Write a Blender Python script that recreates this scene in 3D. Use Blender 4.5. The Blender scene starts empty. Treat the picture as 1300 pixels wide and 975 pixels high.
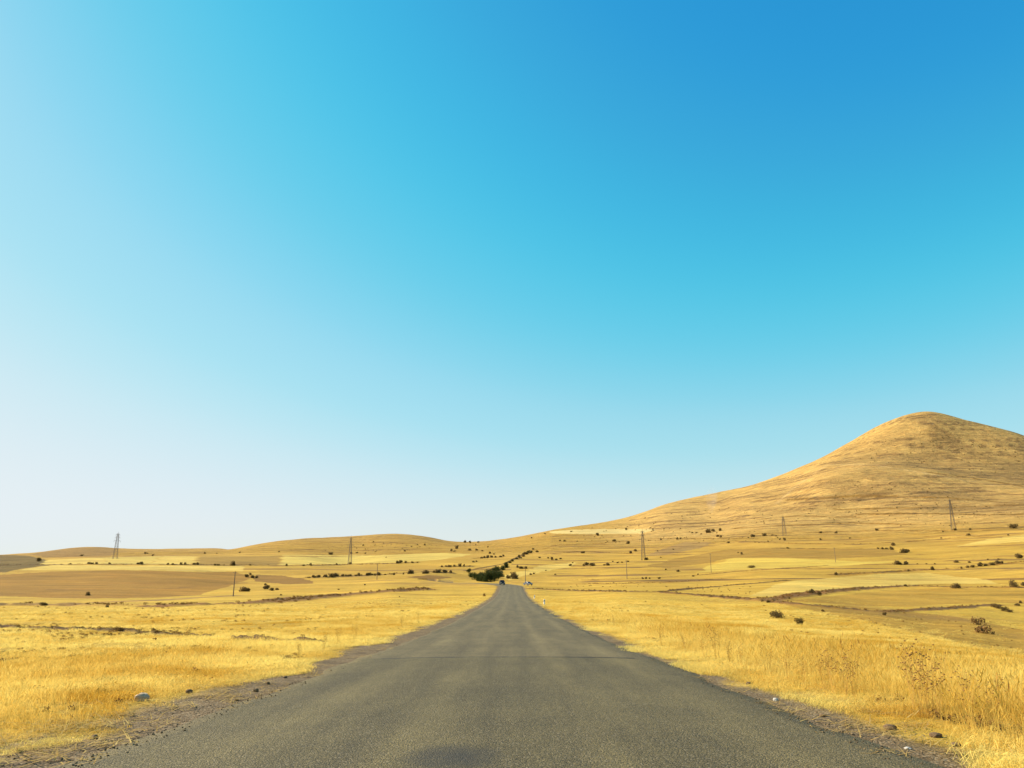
import bpy, bmesh, math, random
import numpy as np
from mathutils import Vector, Matrix
random.seed(7); RNG = np.random.default_rng(7)
S = bpy.context.scene; COL = S.collection
R = math.radians
# ------------------------------------------------------------------ camera, sky, sun, exposure
CAM_H = 1.35
PITCH = math.atan(254.5 / 977.0)
cam = bpy.data.cameras.new('camera'); camo = bpy.data.objects.new('camera', cam); COL.objects.link(camo)
cam.sensor_width = 36.0; cam.lens = 36.0 * 977.0 / 1300.0
cam.clip_start = 0.05; cam.clip_end = 30000
camo.location = (0, 0, CAM_H); camo.rotation_euler = (math.pi / 2 + PITCH, 0, 0)
S.camera = camo
SUN_AZ = -75.0      # degrees right of the road's direction (negative: left)
SUN_EL = 33.0
W = bpy.data.worlds.new('World'); S.world = W; W.use_nodes = True
nt = W.node_tree; nt.nodes.clear()
wo = nt.nodes.new('ShaderNodeOutputWorld'); bg = nt.nodes.new('ShaderNodeBackground')
sky = nt.nodes.new('ShaderNodeTexSky'); sky.sky_type = 'NISHITA'; sky.sun_disc = False
sky.sun_elevation = R(SUN_EL); sky.sun_rotation = R(SUN_AZ)
sky.altitude = 1500; sky.air_density = 1.6; sky.dust_density = 1.5; sky.ozone_density = 1.6
EXPOSURE = 1.18; SKY_STRENGTH = 0.12
# the camera's film response for the sky, channel by channel (pale horizon, deep cyan blue overhead)
sep = nt.nodes.new('ShaderNodeSeparateColor'); com = nt.nodes.new('ShaderNodeCombineColor'); nt.links.new(sky.outputs[0], sep.inputs[0])
RESP = (((1.14, 44), (1.33, 57), (1.6, 70), (1.93, 94), (2.5, 137), (2.85, 157), (3.3, 171), (3.66, 184), (4.9, 212), (6.56, 226), (8.8, 231), (12, 233)),
        ((1.85, 152), (2.14, 167), (2.45, 183), (2.9, 199), (3.2, 205), (3.7, 213), (4.4, 222), (5.5, 231), (6.86, 236), (8.5, 239), (12, 240)),
        ((3.06, 214), (3.5, 219.5), (3.95, 227), (4.5, 233), (5.0, 236), (5.6, 240), (6.2, 242), (7.0, 243.5), (12, 244)))
def lin8(v): v /= 255.0; return ((v + .055) / 1.055) ** 2.4
for ch in range(3):
    mul = nt.nodes.new('ShaderNodeMath'); mul.operation = 'MULTIPLY'; mul.inputs[1].default_value = 1 / 12.0
    fc = nt.nodes.new('ShaderNodeFloatCurve'); cv = fc.mapping.curves[0]; pts = [(x / 12.0, lin8(v)) for x, v in RESP[ch]]
    cv.points[0].location = (0, 0); cv.points[1].location = pts[-1]
    for q in pts[:-1]: cv.points.new(*q)
    fc.mapping.update()
    post = nt.nodes.new('ShaderNodeMath'); post.operation = 'MULTIPLY'; post.inputs[1].default_value = 1 / (SKY_STRENGTH * 2 ** EXPOSURE)
    nt.links.new(sep.outputs[ch], mul.inputs[0]); nt.links.new(mul.outputs[0], fc.inputs['Value']); nt.links.new(fc.outputs[0], post.inputs[0]); nt.links.new(post.outputs[0], com.inputs[ch])
nt.links.new(com.outputs[0], bg.inputs[0])
nt.links.new(bg.outputs[0], wo.inputs[0]); bg.inputs[1].default_value = SKY_STRENGTH
sl = bpy.data.lights.new('sun', 'SUN'); sl.energy = 4.5; sl.angle = R(0.53); sl.color = (1.0, 0.875, 0.68)
so = bpy.data.objects.new('sun', sl); COL.objects.link(so)
sd = Vector((math.sin(R(SUN_AZ)) * math.cos(R(SUN_EL)), math.cos(R(SUN_AZ)) * math.cos(R(SUN_EL)), math.sin(R(SUN_EL))))
so.rotation_euler = sd.to_track_quat('Z', 'Y').to_euler(); so.location = (-60, 20, 60)
S.view_settings.view_transform = 'Standard'; S.view_settings.look = 'None'
S.view_settings.gamma = 1; S.view_settings.use_curve_mapping = False
S.view_settings.exposure = EXPOSURE

# ------------------------------------------------------------------ helpers
def link(name, me, mat=None, parent=None):
    o = bpy.data.objects.new(name, me); COL.objects.link(o)
    if me is not None and mat is not None and not me.materials: me.materials.append(mat)
    if parent is not None: o.parent = parent
    return o
def tag(o, label, cat=None, group=None, kind=None):
    o['label'] = label
    if cat: o['category'] = cat
    if group: o['group'] = group
    if kind: o['kind'] = kind
    return o
def mesh_np(name, co, faces, smooth=True):
    """faces: (n,k) int array, all same size"""
    me = bpy.data.meshes.new(name); faces = np.asarray(faces, np.int32); n, k = faces.shape
    me.vertices.add(len(co)); me.vertices.foreach_set('co', np.asarray(co, np.float32).ravel())
    me.loops.add(n * k); me.loops.foreach_set('vertex_index', faces.ravel())
    me.polygons.add(n); me.polygons.foreach_set('loop_start', np.arange(0, n * k, k, dtype=np.int32))
    me.polygons.foreach_set('use_smooth', np.full(n, smooth))
    me.update(calc_edges=True)
    return me
def hash2(ix, iy, seed):
    n = (ix * 374761393 + iy * 668265263 + seed * 1442695041) & 0xffffffff
    n = ((n ^ (n >> 13)) * 1274126177) & 0xffffffff
    return ((n ^ (n >> 16)) & 0xffff) / 65535.0
def vnoise(x, y, seed=0):
    x = np.asarray(x, float); y = np.asarray(y, float)
    ix = np.floor(x).astype(np.int64); iy = np.floor(y).astype(np.int64)
    fx = x - ix; fy = y - iy; fx = fx * fx * (3 - 2 * fx); fy = fy * fy * (3 - 2 * fy)
    a = hash2(ix, iy, seed); b = hash2(ix + 1, iy, seed); c = hash2(ix, iy + 1, seed); d = hash2(ix + 1, iy + 1, seed)
    return (a * (1 - fx) + b * fx) * (1 - fy) + (c * (1 - fx) + d * fx) * fy - 0.5
def fbm(x, y, seed=0, oct=3):
    r = 0; a = 1.0
    for o in range(oct):
        r = r + a * vnoise(x * 2 ** o + 17.3 * o, y * 2 ** o - 9.1 * o, seed + o); a *= 0.5
    return r
def sstep(a, b, x):
    t = np.clip((np.asarray(x, float) - a) / (b - a), 0, 1); return t * t * (3 - 2 * t)
def pchip(xk, yk, x):
    xk = np.asarray(xk, float); yk = np.asarray(yk, float); h = np.diff(xk); dl = np.diff(yk) / h
    m = np.zeros(len(xk)); m[0] = dl[0]; m[-1] = dl[-1]
    for i in range(1, len(xk) - 1):
        if dl[i - 1] * dl[i] > 0:
            w1 = 2 * h[i] + h[i - 1]; w2 = h[i] + 2 * h[i - 1]; m[i] = (w1 + w2) / (w1 / dl[i - 1] + w2 / dl[i])
    x = np.clip(x, xk[0], xk[-1]); i = np.clip(np.searchsorted(xk, x) - 1, 0, len(xk) - 2)
    t = (x - xk[i]) / h[i]
    return ((1 + 2 * t) * (1 - t) ** 2 * yk[i] + t * (1 - t) ** 2 * h[i] * m[i] + t * t * (3 - 2 * t) * yk[i + 1] + t * t * (t - 1) * h[i] * m[i + 1])
CP, SP = math.cos(PITCH), math.sin(PITCH)
def ray(u, v):
    """sight line through a surveyed point of the view -> azimuth, slope"""
    rx = (np.asarray(u, float) - 650) / 977.0; up = (487.5 - np.asarray(v, float)) / 977.0
    dy = CP - up * SP; dz = SP + up * CP; hy = np.hypot(rx, dy)
    return np.arctan2(rx, dy), dz / hy

# ------------------------------------------------------------------ road line
RY = [-60, 0, 16.7, 39, 50, 80, 113, 150, 190, 235, 280, 305, 330, 375]
RZ = [1.48, 0, -.41, -.86, -1.0, -1.3, -1.49, -1.62, -1.50, -.70, .60, 1.25, 1.75, 2.15]
HALF = 3.72
def road_z(y): return pchip(RY, RZ, y)
def road_x(y): return -.12 - np.maximum(np.asarray(y, float) - 275, 0) ** 2 / 275.0
def road_off(x, y):
    """signed distance from the centre line"""
    sl = -np.maximum(np.asarray(y, float) - 275, 0) / 137.5
    return (x - road_x(y)) / np.sqrt(1 + sl * sl)

# ------------------------------------------------------------------ terrain heights
def h_near(x, y):
    h = road_z(y)
    h = h - 0.035 * np.maximum(x - 6, 0) - 0.0004 * np.maximum(x - 10, 0) ** 2 - 0.004 * np.maximum(-x - 8, 0)
    return h
COLS = {
 -60: [(150, 771), (260, 760), (480, 730), (560, 721), (800, 713), (1300, 709), (2500, 706), (3200, 705)],
 0:   [(150, 770), (260, 759), (480, 727), (560, 719), (800, 711), (1300, 708), (2500, 705), (3200, 704.5)],
 60:  [(150, 770), (260, 758), (480, 726), (560, 718), (800, 709.5), (1300, 707), (2200, 702), (3000, 699.5)],
 105: [(150, 770), (260, 757), (480, 725), (560, 717), (800, 708.5), (1300, 705), (2200, 699), (3000, 692)],
 160: [(150, 770), (260, 757), (480, 724), (560, 717), (800, 708), (1300, 704), (2200, 698.5), (3000, 696)],
 220: [(150, 770), (260, 757), (480, 724), (560, 717), (800, 707), (1300, 702), (2200, 698), (3000, 696)],
 295: [(130, 771), (260, 755), (430, 734), (560, 718), (800, 706.5), (1300, 701), (2200, 697.5), (3000, 697)],
 325: [(130, 772), (260, 754), (400, 738), (560, 718), (800, 706), (1200, 698), (1900, 691)],
 380: [(120, 774), (230, 757), (380, 738), (560, 719), (750, 709), (1100, 699), (1900, 684)],
 444: [(110, 773), (200, 760), (330, 742), (560, 722), (850, 714), (1100, 702), (1500, 690), (1900, 681)],
 500: [(100, 773), (200, 755), (320, 740), (480, 727), (650, 716), (900, 706), (1400, 690), (1900, 677.5)],
 540: [(100, 773), (200, 757), (300, 743), (450, 728), (620, 717), (900, 706), (1400, 692), (1900, 681)],
 580: [(100, 771), (200, 756), (290, 744.5), (345, 740), (390, 736.5), (470, 728), (600, 716), (900, 704), (1400, 695), (1900, 689)],
 620: [(100, 769.5), (190, 758.5), (280, 745.5), (340, 740.5), (390, 738.5), (470, 732), (600, 718), (900, 704), (1400, 693), (2000, 686.5)],
 650: [(113, 768), (191, 758.5), (280, 745), (340, 741), (410, 737), (500, 727), (650, 713), (900, 704), (1300, 692), (2000, 683)],
 720: [(100, 771), (190, 759), (280, 748), (360, 741), (420, 736), (550, 725), (700, 712), (900, 700), (1300, 685), (1900, 669)],
 800: [(100, 771), (180, 757), (300, 742), (450, 728), (600, 716), (750, 709), (1000, 694), (1400, 678), (2100, 656)],
 850: [(100, 774), (180, 758), (300, 743), (440, 729), (580, 717), (730, 708), (950, 694), (1300, 675), (2200, 638)],
 900: [(100, 777), (180, 760), (300, 744), (420, 731), (550, 718), (700, 707), (900, 694), (1200, 678), (1700, 650), (2300, 627)],
 950: [(100, 778), (180, 760), (300, 743), (420, 729), (550, 716), (720, 703), (950, 687), (1300, 664), (1800, 632), (2400, 617)],
 1000: [(100, 779), (180, 760), (300, 742), (420, 728), (560, 714), (750, 698), (1000, 682), (1400, 650), (1900, 614), (2400, 599)],
 1050: [(95, 784), (180, 764), (300, 744), (420, 729), (580, 712), (780, 695), (1050, 677), (1400, 645), (1700, 601), (2000, 590), (2400, 576.5)],
 1090: [(90, 789), (180, 768), (300, 747), (420, 730), (600, 710), (800, 693), (1100, 674), (1400, 644), (1700, 595), (2000, 586), (2450, 553.5)],
 1130: [(85, 795), (180, 770), (300, 749), (440, 728), (600, 710), (800, 692), (1050, 674), (1400, 640), (1700, 593), (2000, 582), (2500, 531.5)],
 1175: [(70, 806), (120, 792), (200, 768), (300, 750), (450, 728), (600, 710), (830, 690), (1050, 671), (1400, 638), (1700, 597), (2000, 586), (2500, 519.5)],
 1230: [(60, 818), (120, 795), (200, 771), (300, 751), (450, 726), (600, 707), (830, 687), (1050, 668), (1400, 637), (1700, 605), (2000, 590), (2500, 533.5)],
 1300: [(50, 832), (110, 806), (200, 777), (300, 753), (450, 723), (600, 705), (830, 683), (1050, 664), (1400, 635), (1700, 612), (2000, 597), (2450, 551)],
 1370: [(50, 836), (110, 808), (200, 780), (300, 755), (450, 722), (600, 704), (830, 682), (1050, 663), (1400, 634), (1700, 617), (2000, 606), (2400, 578)]}
NEAR_D = 62.0
az_d = np.radians(np.arange(-45, 45.001, 0.1)); az_c = np.radians(np.arange(49, 311.1, 4.0))
AZ = np.concatenate([az_d, az_c])                    # -45..45 dense, then round the back
DR = np.concatenate([0.4 * (44 / 0.4) ** (np.arange(190) / 190.0), 44 * (2700 / 44.0) ** (np.arange(560) / 560.0), 2700 * (9000 / 2700.0) ** (np.arange(31) / 30.0)])
LD = np.log(DR)
def build_heights():
    ua = sorted(COLS); azk = []; prof = []; azs = []
    for u in ua:
        pts = COLS[u]; a0 = float(ray(u, 742)[0]); azk.append(a0)
        d0 = min(NEAR_D, pts[0][0] * 0.7)
        ks = [(d, (h_near(d * math.sin(a0), d * math.cos(a0)) - CAM_H) / d, a0) for d in np.geomspace(20, d0, 6)]
        for d, v in pts: ks.append((d, float(ray(u, v)[1]), float(ray(u, v)[0])))
        dl, s_, al = ks[-1]
        ks += [(dl * 1.25, s_ * 0.85 - 0.006, al), (dl * 1.8, s_ * .5 - 0.01, al), (9500, -0.01, al)]
        ks = np.array(ks); prof.append(pchip(np.log(ks[:, 0]), ks[:, 1], LD)); azs.append(np.interp(LD, np.log(ks[:, 0]), ks[:, 2]))
    one = np.ones(len(DR)); azs = np.array([-math.pi * one, -0.95 * one] + azs + [0.95 * one, math.pi * one]); prof = np.array([prof[0] * .5 + prof[-1] * .2, prof[0]] + prof + [prof[-1] * .8, prof[0] * .5 + prof[-1] * .2])
    aw = np.where(AZ > math.pi, AZ - 2 * math.pi, AZ)
    G = np.stack([pchip(azs[:, j], prof[:, j], aw) for j in range(len(DR))], 1)
    # soften the joins between surveyed profiles
    n = len(az_d); k = np.exp(-0.5 * (np.arange(-18, 19) / 7.0) ** 2); k /= k.sum()
    P = np.pad(G[:n], ((18, 18), (0, 0)), 'edge')
    G[:n] = sum(k[i] * P[i:i + n] for i in range(37))
    k2 = np.exp(-0.5 * (np.arange(-9, 10) / 3.5) ** 2); k2 /= k2.sum()
    P = np.pad(G, ((0, 0), (9, 9)), 'edge'); G = sum(k2[i] * P[:, i:i + len(DR)] for i in range(19))
    X = np.sin(AZ)[:, None] * DR[None]; Y = np.cos(AZ)[:, None] * DR[None]
    H = CAM_H + G * DR[None]
    wn = 1 - sstep(30, NEAR_D, DR)[None]
    H = H * (1 - wn) + h_near(X, Y) * wn
    D = np.broadcast_to(DR[None], X.shape)
    off = np.abs(road_off(X, Y)); onroad = (Y > -70) & (Y < 372)
    calm = np.where(onroad, sstep(4, 16, off), 1.0)
    H = H + calm * (0.10 * fbm(X / 5, Y / 5, 3) + 0.05 * fbm(X / 1.1, Y / 1.1, 5)) * (1 - sstep(60, 200, D))
    H = H + calm * sstep(60, 250, D) * (0.9 * fbm(X / 45, Y / 45, 11, 4))
    H = H + sstep(500, 1500, D) * (3.5 * fbm(X / 180, Y / 180, 21, 4))
    H = H + sstep(1100, 1700, D) * sstep(.12, .3, aw)[:, None] * (5.0 * fbm(X / 130, Y / 340, 31, 4)) * (1 - .7 * sstep(2000, 2350, D))
    w = np.where(onroad, 1 - sstep(4.6, 13, off), 0)
    rz = road_z(Y); edge = rz - 0.005 - 0.16 * (1 - sstep(3.27, 3.64, off)) + 0.02 * fbm(X / .5, Y / .5, 9) * sstep(3.9, 4.4, off)
    H = H * (1 - w) + edge * w
    return X, Y, H
GX, GY, GH = build_heights()
def hgt(x, y):
    x = np.asarray(x, float); y = np.asarray(y, float)
    d = np.clip(np.hypot(x, y), DR[0], DR[-1] * .999); a = np.clip(np.arctan2(x, y), AZ[0], az_d[-1] - 1e-6)
    fi = (a - AZ[0]) / math.radians(0.1); i = np.clip(fi.astype(int), 0, len(az_d) - 2); fi = fi - i
    j = np.clip(np.searchsorted(DR, d) - 1, 0, len(DR) - 2); fj = (d - DR[j]) / (DR[j + 1] - DR[j])
    return (GH[i, j] * (1 - fi) + GH[i + 1, j] * fi) * (1 - fj) + (GH[i, j + 1] * (1 - fi) + GH[i + 1, j + 1] * fi) * fj
RAYD = np.geomspace(4, 4500, 2600)
def ground_at(u, v):
    """surveyed point of the view -> the place on the terrain where it stands"""
    for dv in range(0, 40):
        a, s_ = ray(u, v + dv * 0.7); x = math.sin(a) * RAYD; y = math.cos(a) * RAYD
        below = (CAM_H + s_ * RAYD) < hgt(x, y)
        if below.any():
            k = int(np.argmax(below)); return x[k], y[k], float(hgt(x[k], y[k])), RAYD[k]
    raise ValueError((u, v))

# ------------------------------------------------------------------ what grows where
C_GOLD = (.47, .295, .042); C_PALE = (.54, .370, .085); C_TAN = (.42, .245, .044); C_BROWN = (.27, .137, .022)
C_WHITE = (.56, .41, .15); C_MOUNT = (.52, .318, .092); C_DARK = (.11, .06, .02); C_RUST = (.20, .095, .028); C_OLIVE = (.17, .115, .04)
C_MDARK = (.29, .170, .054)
FIELDS = [  # kind, colour, roughness, outline
 ('hill', C_OLIVE, .3, [(-70, 704), (0, 704), (40, 706), (62, 712), (55, 718), (20, 724), (0, 727), (-70, 728)]),
 ('hill', C_MDARK, .2, [(40, 704), (105, 690), (150, 695), (140, 706), (60, 708)]),
 ('stubble_field', C_PALE, 0, [(25, 724), (60, 717.5), (310, 718.5), (305, 726), (150, 723)]),
 ('stubble_field', C_PALE, 0, [(48, 717), (62, 711), (135, 707.5), (130, 716.5)]),
 ('stubble_field', (.50, .35, .08), 0, [(131, 716.5), (136, 707.5), (205, 706), (185, 716.5)]),
 ('stubble_field', C_PALE, 0, [(187, 716.5), (207, 706), (252, 706.5), (242, 716.5)]),
 ('ploughed_field', (.29, .172, .036), 0.1, [(244, 717), (255, 706.5), (356, 706), (357, 717.5)]),
 ('stubble_field', (.52, .37, .085), 0, [(359, 717.5), (358, 704.5), (420, 705), (500, 704), (560, 702), (600, 703.5), (560, 711), (500, 714), (430, 716)]),
 ('ploughed_field', C_BROWN, .15, [(-70, 734), (0, 730), (60, 726), (150, 723.5), (300, 727), (318, 733), (300, 740), (255, 755), (200, 759), (110, 760), (0, 757), (-70, 757)]),
 ('meadow', (.38, .225, .035), 0.1, [(325, 722), (440, 719), (520, 717), (600, 722), (570, 725), (500, 727), (420, 731), (330, 729)]),
 ('ploughed_field', (.21, .108, .024), .4, [(322, 730), (360, 731), (392, 737), (398, 741), (360, 742), (318, 738)]),
 ('ploughed_field', (.21, .108, .024), .3, [(515, 732.5), (545, 730), (575, 733), (545, 736.5)]),
 ('stubble_field', C_WHITE, 0, [(697, 675), (725, 672.5), (790, 671.5), (832, 672), (815, 677.5), (760, 678), (700, 677.5)]),
 ('stubble_field', C_PALE, 0, [(640, 733), (655, 727), (690, 718), (735, 714), (727, 719), (690, 726), (660, 733), (645, 737)]),
 ('ploughed_field', (.29, .165, .030), .15, [(820, 719), (850, 711), (890, 703), (930, 697), (1000, 696), (1130, 697), (1150, 704), (1060, 710), (1000, 708.5), (935, 708), (900, 714), (850, 722)]),
 ('meadow', (.33, .20, .06), .35, [(815, 707), (850, 694), (870, 688), (905, 688), (890, 696), (850, 704)]),
 ('stubble_field', (.54, .37, .065), 0, [(905, 716), (935, 708.5), (1000, 709), (1090, 713), (1150, 713), (1060, 719), (960, 722), (890, 727)]),
 ('stubble_field', C_PALE, 0, [(985, 742), (1010, 737), (1100, 730), (1180, 727.5), (1240, 735), (1275, 742), (1200, 741), (1100, 746), (1000, 757), (950, 757)]),
 ('stubble_field', C_PALE, 0, [(1215, 694), (1250, 685), (1300, 679), (1380, 677), (1380, 688), (1300, 688), (1240, 692)]),
 ('meadow', (.38, .22, .034), .1, [(1000, 763), (1100, 752), (1200, 746), (1300, 748), (1380, 748), (1380, 768), (1250, 765), (1150, 770), (1080, 768)]),
 ('ploughed_field', (.36, .205, .032), .40, [(985, 766), (1080, 769), (1150, 776), (1220, 784), (1300, 800), (1380, 806), (1380, 850), (1300, 834), (1240, 822), (1170, 806), (1090, 788)]),
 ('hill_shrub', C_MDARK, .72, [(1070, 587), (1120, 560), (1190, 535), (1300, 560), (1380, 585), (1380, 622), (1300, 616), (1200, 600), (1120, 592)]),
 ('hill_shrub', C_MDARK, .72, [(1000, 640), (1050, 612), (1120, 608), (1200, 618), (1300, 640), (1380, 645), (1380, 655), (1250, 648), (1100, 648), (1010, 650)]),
]
LINES = [  # colour, roughness, half-width in metres, points
 (C_DARK, .6, .55, [(-60, 795), (0, 797), (120, 800), (200, 805), (260, 808.5), (330, 812), (400, 815)]),
 (C_RUST, .9, 4.5, [(200, 771), (260, 768), (325, 766), (370, 762), (420, 757), (480, 752), (540, 748)]),
 (C_TAN, .8, 3, [(-60, 769), (0, 768.5), (60, 768), (130, 770), (190, 770)]),
 (C_DARK, .7, 3, [(300, 717.5), (360, 718), (420, 717.5), (500, 715.5), (530, 714)]),
 (C_DARK, .7, 3, [(-20, 718), (40, 717.5), (110, 716.5), (240, 717), (300, 718)]),
 (C_DARK, .9, 3.5, [(390, 733.5), (425, 732.5), (480, 730), (540, 726), (570, 727.5)]),
 (C_DARK, .7, 2.5, [(560, 719.5), (600, 719)]),
 (C_DARK, .7, 2.5, [(600, 709), (640, 707)]),
 (C_DARK, .6, 1.6, [(590, 725), (640, 716), (668, 702)]),
 (C_BROWN, .5, 1.4, [(690, 697), (715, 690)]),
 (C_DARK, .8, 1.6, [(835, 752.5), (870, 748), (920, 744), (1000, 737)]),
 (C_RUST, .9, 2.2, [(672, 747.5), (720, 750), (780, 751), (840, 752.5), (900, 757), (970, 763)]),
 (C_BROWN, .8, 1.3, [(720, 737), (800, 735), (880, 731), (950, 725), (1050, 718)]),
 (C_DARK, .6, 1.2, [(890, 730), (940, 725), (1000, 721)]),
 (C_RUST, .8, 2.4, [(970, 763), (1010, 756), (1040, 752), (1100, 747), (1150, 744), (1220, 745.5), (1300, 746), (1360, 745)]),
 (C_RUST, .9, 1.8, [(970, 763), (1040, 770), (1120, 777), (1200, 773), (1260, 768)]),
 (C_BROWN, .7, 3, [(1060, 730), (1150, 725), (1190, 723), (1250, 719), (1300, 713)]),
 (C_DARK, .6, 2.2, [(980, 696), (1060, 697), (1130, 697)]),
 (C_BROWN, .5, 3, [(1000, 684), (1080, 685), (1160, 682), (1230, 678)]),
 (C_BROWN, .5, 3, [(960, 678), (1040, 676), (1120, 673.5), (1230, 674.5), (1300, 672)]),
 (C_MDARK, .6, 7, [(905, 640), (930, 630), (955, 624)]),
 ((.50, .32, .115), .3, 5, [(985, 640), (1010, 618), (1050, 590), (1110, 590), (1180, 602), (1260, 616)]),
 (C_BROWN, .8, 5, [(1090, 653), (1180, 652), (1250, 654), (1300, 653)]),
 (C_BROWN, .8, 5, [(1060, 647), (1150, 645), (1230, 644), (1300, 640)]),
 (C_BROWN, .8, 5, [(1000, 635), (1100, 630), (1200, 632), (1300, 640)]),
 (C_BROWN, .8, 5, [(1180, 600), (1240, 608), (1300, 618)]),
 (C_BROWN, .6, 3, [(700, 692), (760, 690), (830, 684), (900, 684), (960, 684)]),
 (C_BROWN, .6, 2.5, [(690, 704), (740, 700), (800, 703)]),
 (C_BROWN, .6, 3, [(880, 690), (930, 687), (1000, 690), (1080, 691), (1130, 689)]),
 (C_BROWN, .5, 4, [(930, 671), (1000, 667), (1080, 664), (1160, 666), (1240, 664)]),
 (C_BROWN, .5, 4, [(960, 660), (1010, 655), (1090, 657)]),
 (C_BROWN, .6, 3, [(1150, 688), (1200, 684), (1260, 680)]),
 (C_BROWN, .5, 3, [(350, 706), (420, 706.5), (480, 705), (560, 701)]),
 (C_BROWN, .5, 4, [(330, 699), (400, 697), (470, 699), (560, 696)]),
 (C_BROWN, .5, 5, [(390, 690), (450, 688), (520, 690)]),
 (C_BROWN, .5, 3, [(70, 708), (150, 706.5), (260, 705), (330, 704)]),
 (C_BROWN, .5, 2, [(0, 747), (100, 749), (220, 747), (310, 740)]),
 (C_BROWN, .7, 1.6, [(700, 742), (790, 741), (860, 739), (930, 734)]),
 (C_MDARK, .3, 2, [(120, 765), (200, 762), (300, 756)]),
]
def dens(pts, closed, step=6.0):
    out = []; n = len(pts)
    for i in range(n if closed else n - 1):
        a = pts[i]; b = pts[(i + 1) % n]; k = max(1, int(math.hypot(b[0] - a[0], (b[1] - a[1]) * 4) / step))
        for j in range(k): out.append((a[0] + (b[0] - a[0]) * j / k, a[1] + (b[1] - a[1]) * j / k))
    if not closed: out.append(pts[-1])
    return out
def inpoly(px, py, poly):
    r = np.zeros(px.shape, bool); n = len(poly)
    for i in range(n):
        x1, y1 = poly[i]; x2, y2 = poly[(i + 1) % n]
        if y1 == y2: continue
        c = ((y1 > py) != (y2 > py)); r ^= c & (px < (x2 - x1) * (py - y1) / (y2 - y1) + x1)
    return r
def linedist(px, py, pts):
    best = np.full(px.shape, 1e9)
    for (x1, y1), (x2, y2) in zip(pts[:-1], pts[1:]):
        dx, dy = x2 - x1, y2 - y1; L = dx * dx + dy * dy + 1e-9
        t = np.clip(((px - x1) * dx + (py - y1) * dy) / L, 0, 1)
        best = np.minimum(best, np.hypot(px - x1 - t * dx, py - y1 - t * dy))
    return best
nA, nD = GX.shape
PC = np.empty((nA, nD, 3)); PR = np.zeros((nA, nD)); KL = np.zeros((nA, nD), int)
KINDS = ['ground', 'hill', 'mountain', 'stubble_field', 'ploughed_field', 'meadow', 'road_shoulder']
aw = np.where(AZ > math.pi, AZ - 2 * math.pi, AZ)[:, None]
PC[:] = C_GOLD
D2 = np.broadcast_to(DR[None], GX.shape)
def blend(mask, col):
    for c in range(3): PC[..., c] = PC[..., c] * (1 - mask) + col[c] * mask
blend(sstep(120, 420, D2) * .75, (.43, .254, .040))
far = sstep(650, 1000, D2 + 150 * fbm(GX / 200, GY / 200, 41)); blend(far, C_TAN)
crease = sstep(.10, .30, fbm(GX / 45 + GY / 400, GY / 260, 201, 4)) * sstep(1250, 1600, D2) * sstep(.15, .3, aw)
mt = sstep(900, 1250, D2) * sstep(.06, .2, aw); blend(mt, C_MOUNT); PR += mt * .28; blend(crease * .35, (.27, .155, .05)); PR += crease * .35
hl = sstep(1300, 1900, D2) * (1 - sstep(0.02, .1, aw)); blend(hl, (.42, .245, .060))
KL[(D2 > 950) & (aw > .035)] = 2; KL[(D2 > 950) & (aw <= .035)] = 1
JX = GX + 6 * fbm(GX / 25, GY / 25, 51) * sstep(150, 600, D2); JY = GY + 10 * fbm(GX / 25, GY / 25, 57) * sstep(150, 600, D2)
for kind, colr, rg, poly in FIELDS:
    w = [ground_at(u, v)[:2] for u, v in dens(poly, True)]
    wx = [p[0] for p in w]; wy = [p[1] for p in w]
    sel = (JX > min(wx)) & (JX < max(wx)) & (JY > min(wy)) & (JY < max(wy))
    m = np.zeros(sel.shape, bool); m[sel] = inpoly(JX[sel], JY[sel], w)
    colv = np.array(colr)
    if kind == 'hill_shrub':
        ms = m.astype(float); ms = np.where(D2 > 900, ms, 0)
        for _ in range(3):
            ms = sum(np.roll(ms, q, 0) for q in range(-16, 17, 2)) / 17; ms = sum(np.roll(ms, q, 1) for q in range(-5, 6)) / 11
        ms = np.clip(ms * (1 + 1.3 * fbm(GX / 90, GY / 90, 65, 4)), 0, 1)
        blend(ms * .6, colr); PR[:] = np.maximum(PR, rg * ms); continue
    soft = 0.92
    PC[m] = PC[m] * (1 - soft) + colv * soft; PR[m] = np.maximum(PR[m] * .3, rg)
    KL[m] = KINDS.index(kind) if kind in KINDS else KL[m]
DITCH = None; BANKS = []; LANDH = GH.copy()
for colr, rg, hw, pts in LINES:
    w = [ground_at(u, v)[:2] for u, v in dens(pts, False)]
    if DITCH is None: DITCH = w
    if rg >= .6: BANKS.append((hw, rg, w))
    wx = [p[0] for p in w]; wy = [p[1] for p in w]; e = hw * 4
    sel = (GX > min(wx) - e) & (GX < max(wx) + e) & (GY > min(wy) - e) & (GY < max(wy) + e)
    gx, gy = GX[sel], GY[sel]; dd = linedist(gx, gy, w)
    hw2 = hw * (1 + .9 * fbm(gx / (hw * 6), gy / (hw * 6), 61))
    m = 1 - sstep(hw2 * .6, hw2 * 1.4, dd)
    PC[sel] = PC[sel] * (1 - m[:, None]) + np.array(colr) * m[:, None]; PR[sel] = np.maximum(PR[sel], rg * m)
    if rg >= .6: LANDH[sel] += m * (.07 + min(.07 * hw, .22)) * np.clip(.7 + 1.8 * fbm(gx / (hw * .7), gy / (hw * .7), 63, 4), .0, 1.6)
GH = np.where((np.abs(road_off(GX, GY)) < 7) & (GY > -70) & (GY < 372), GH, LANDH)
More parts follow.
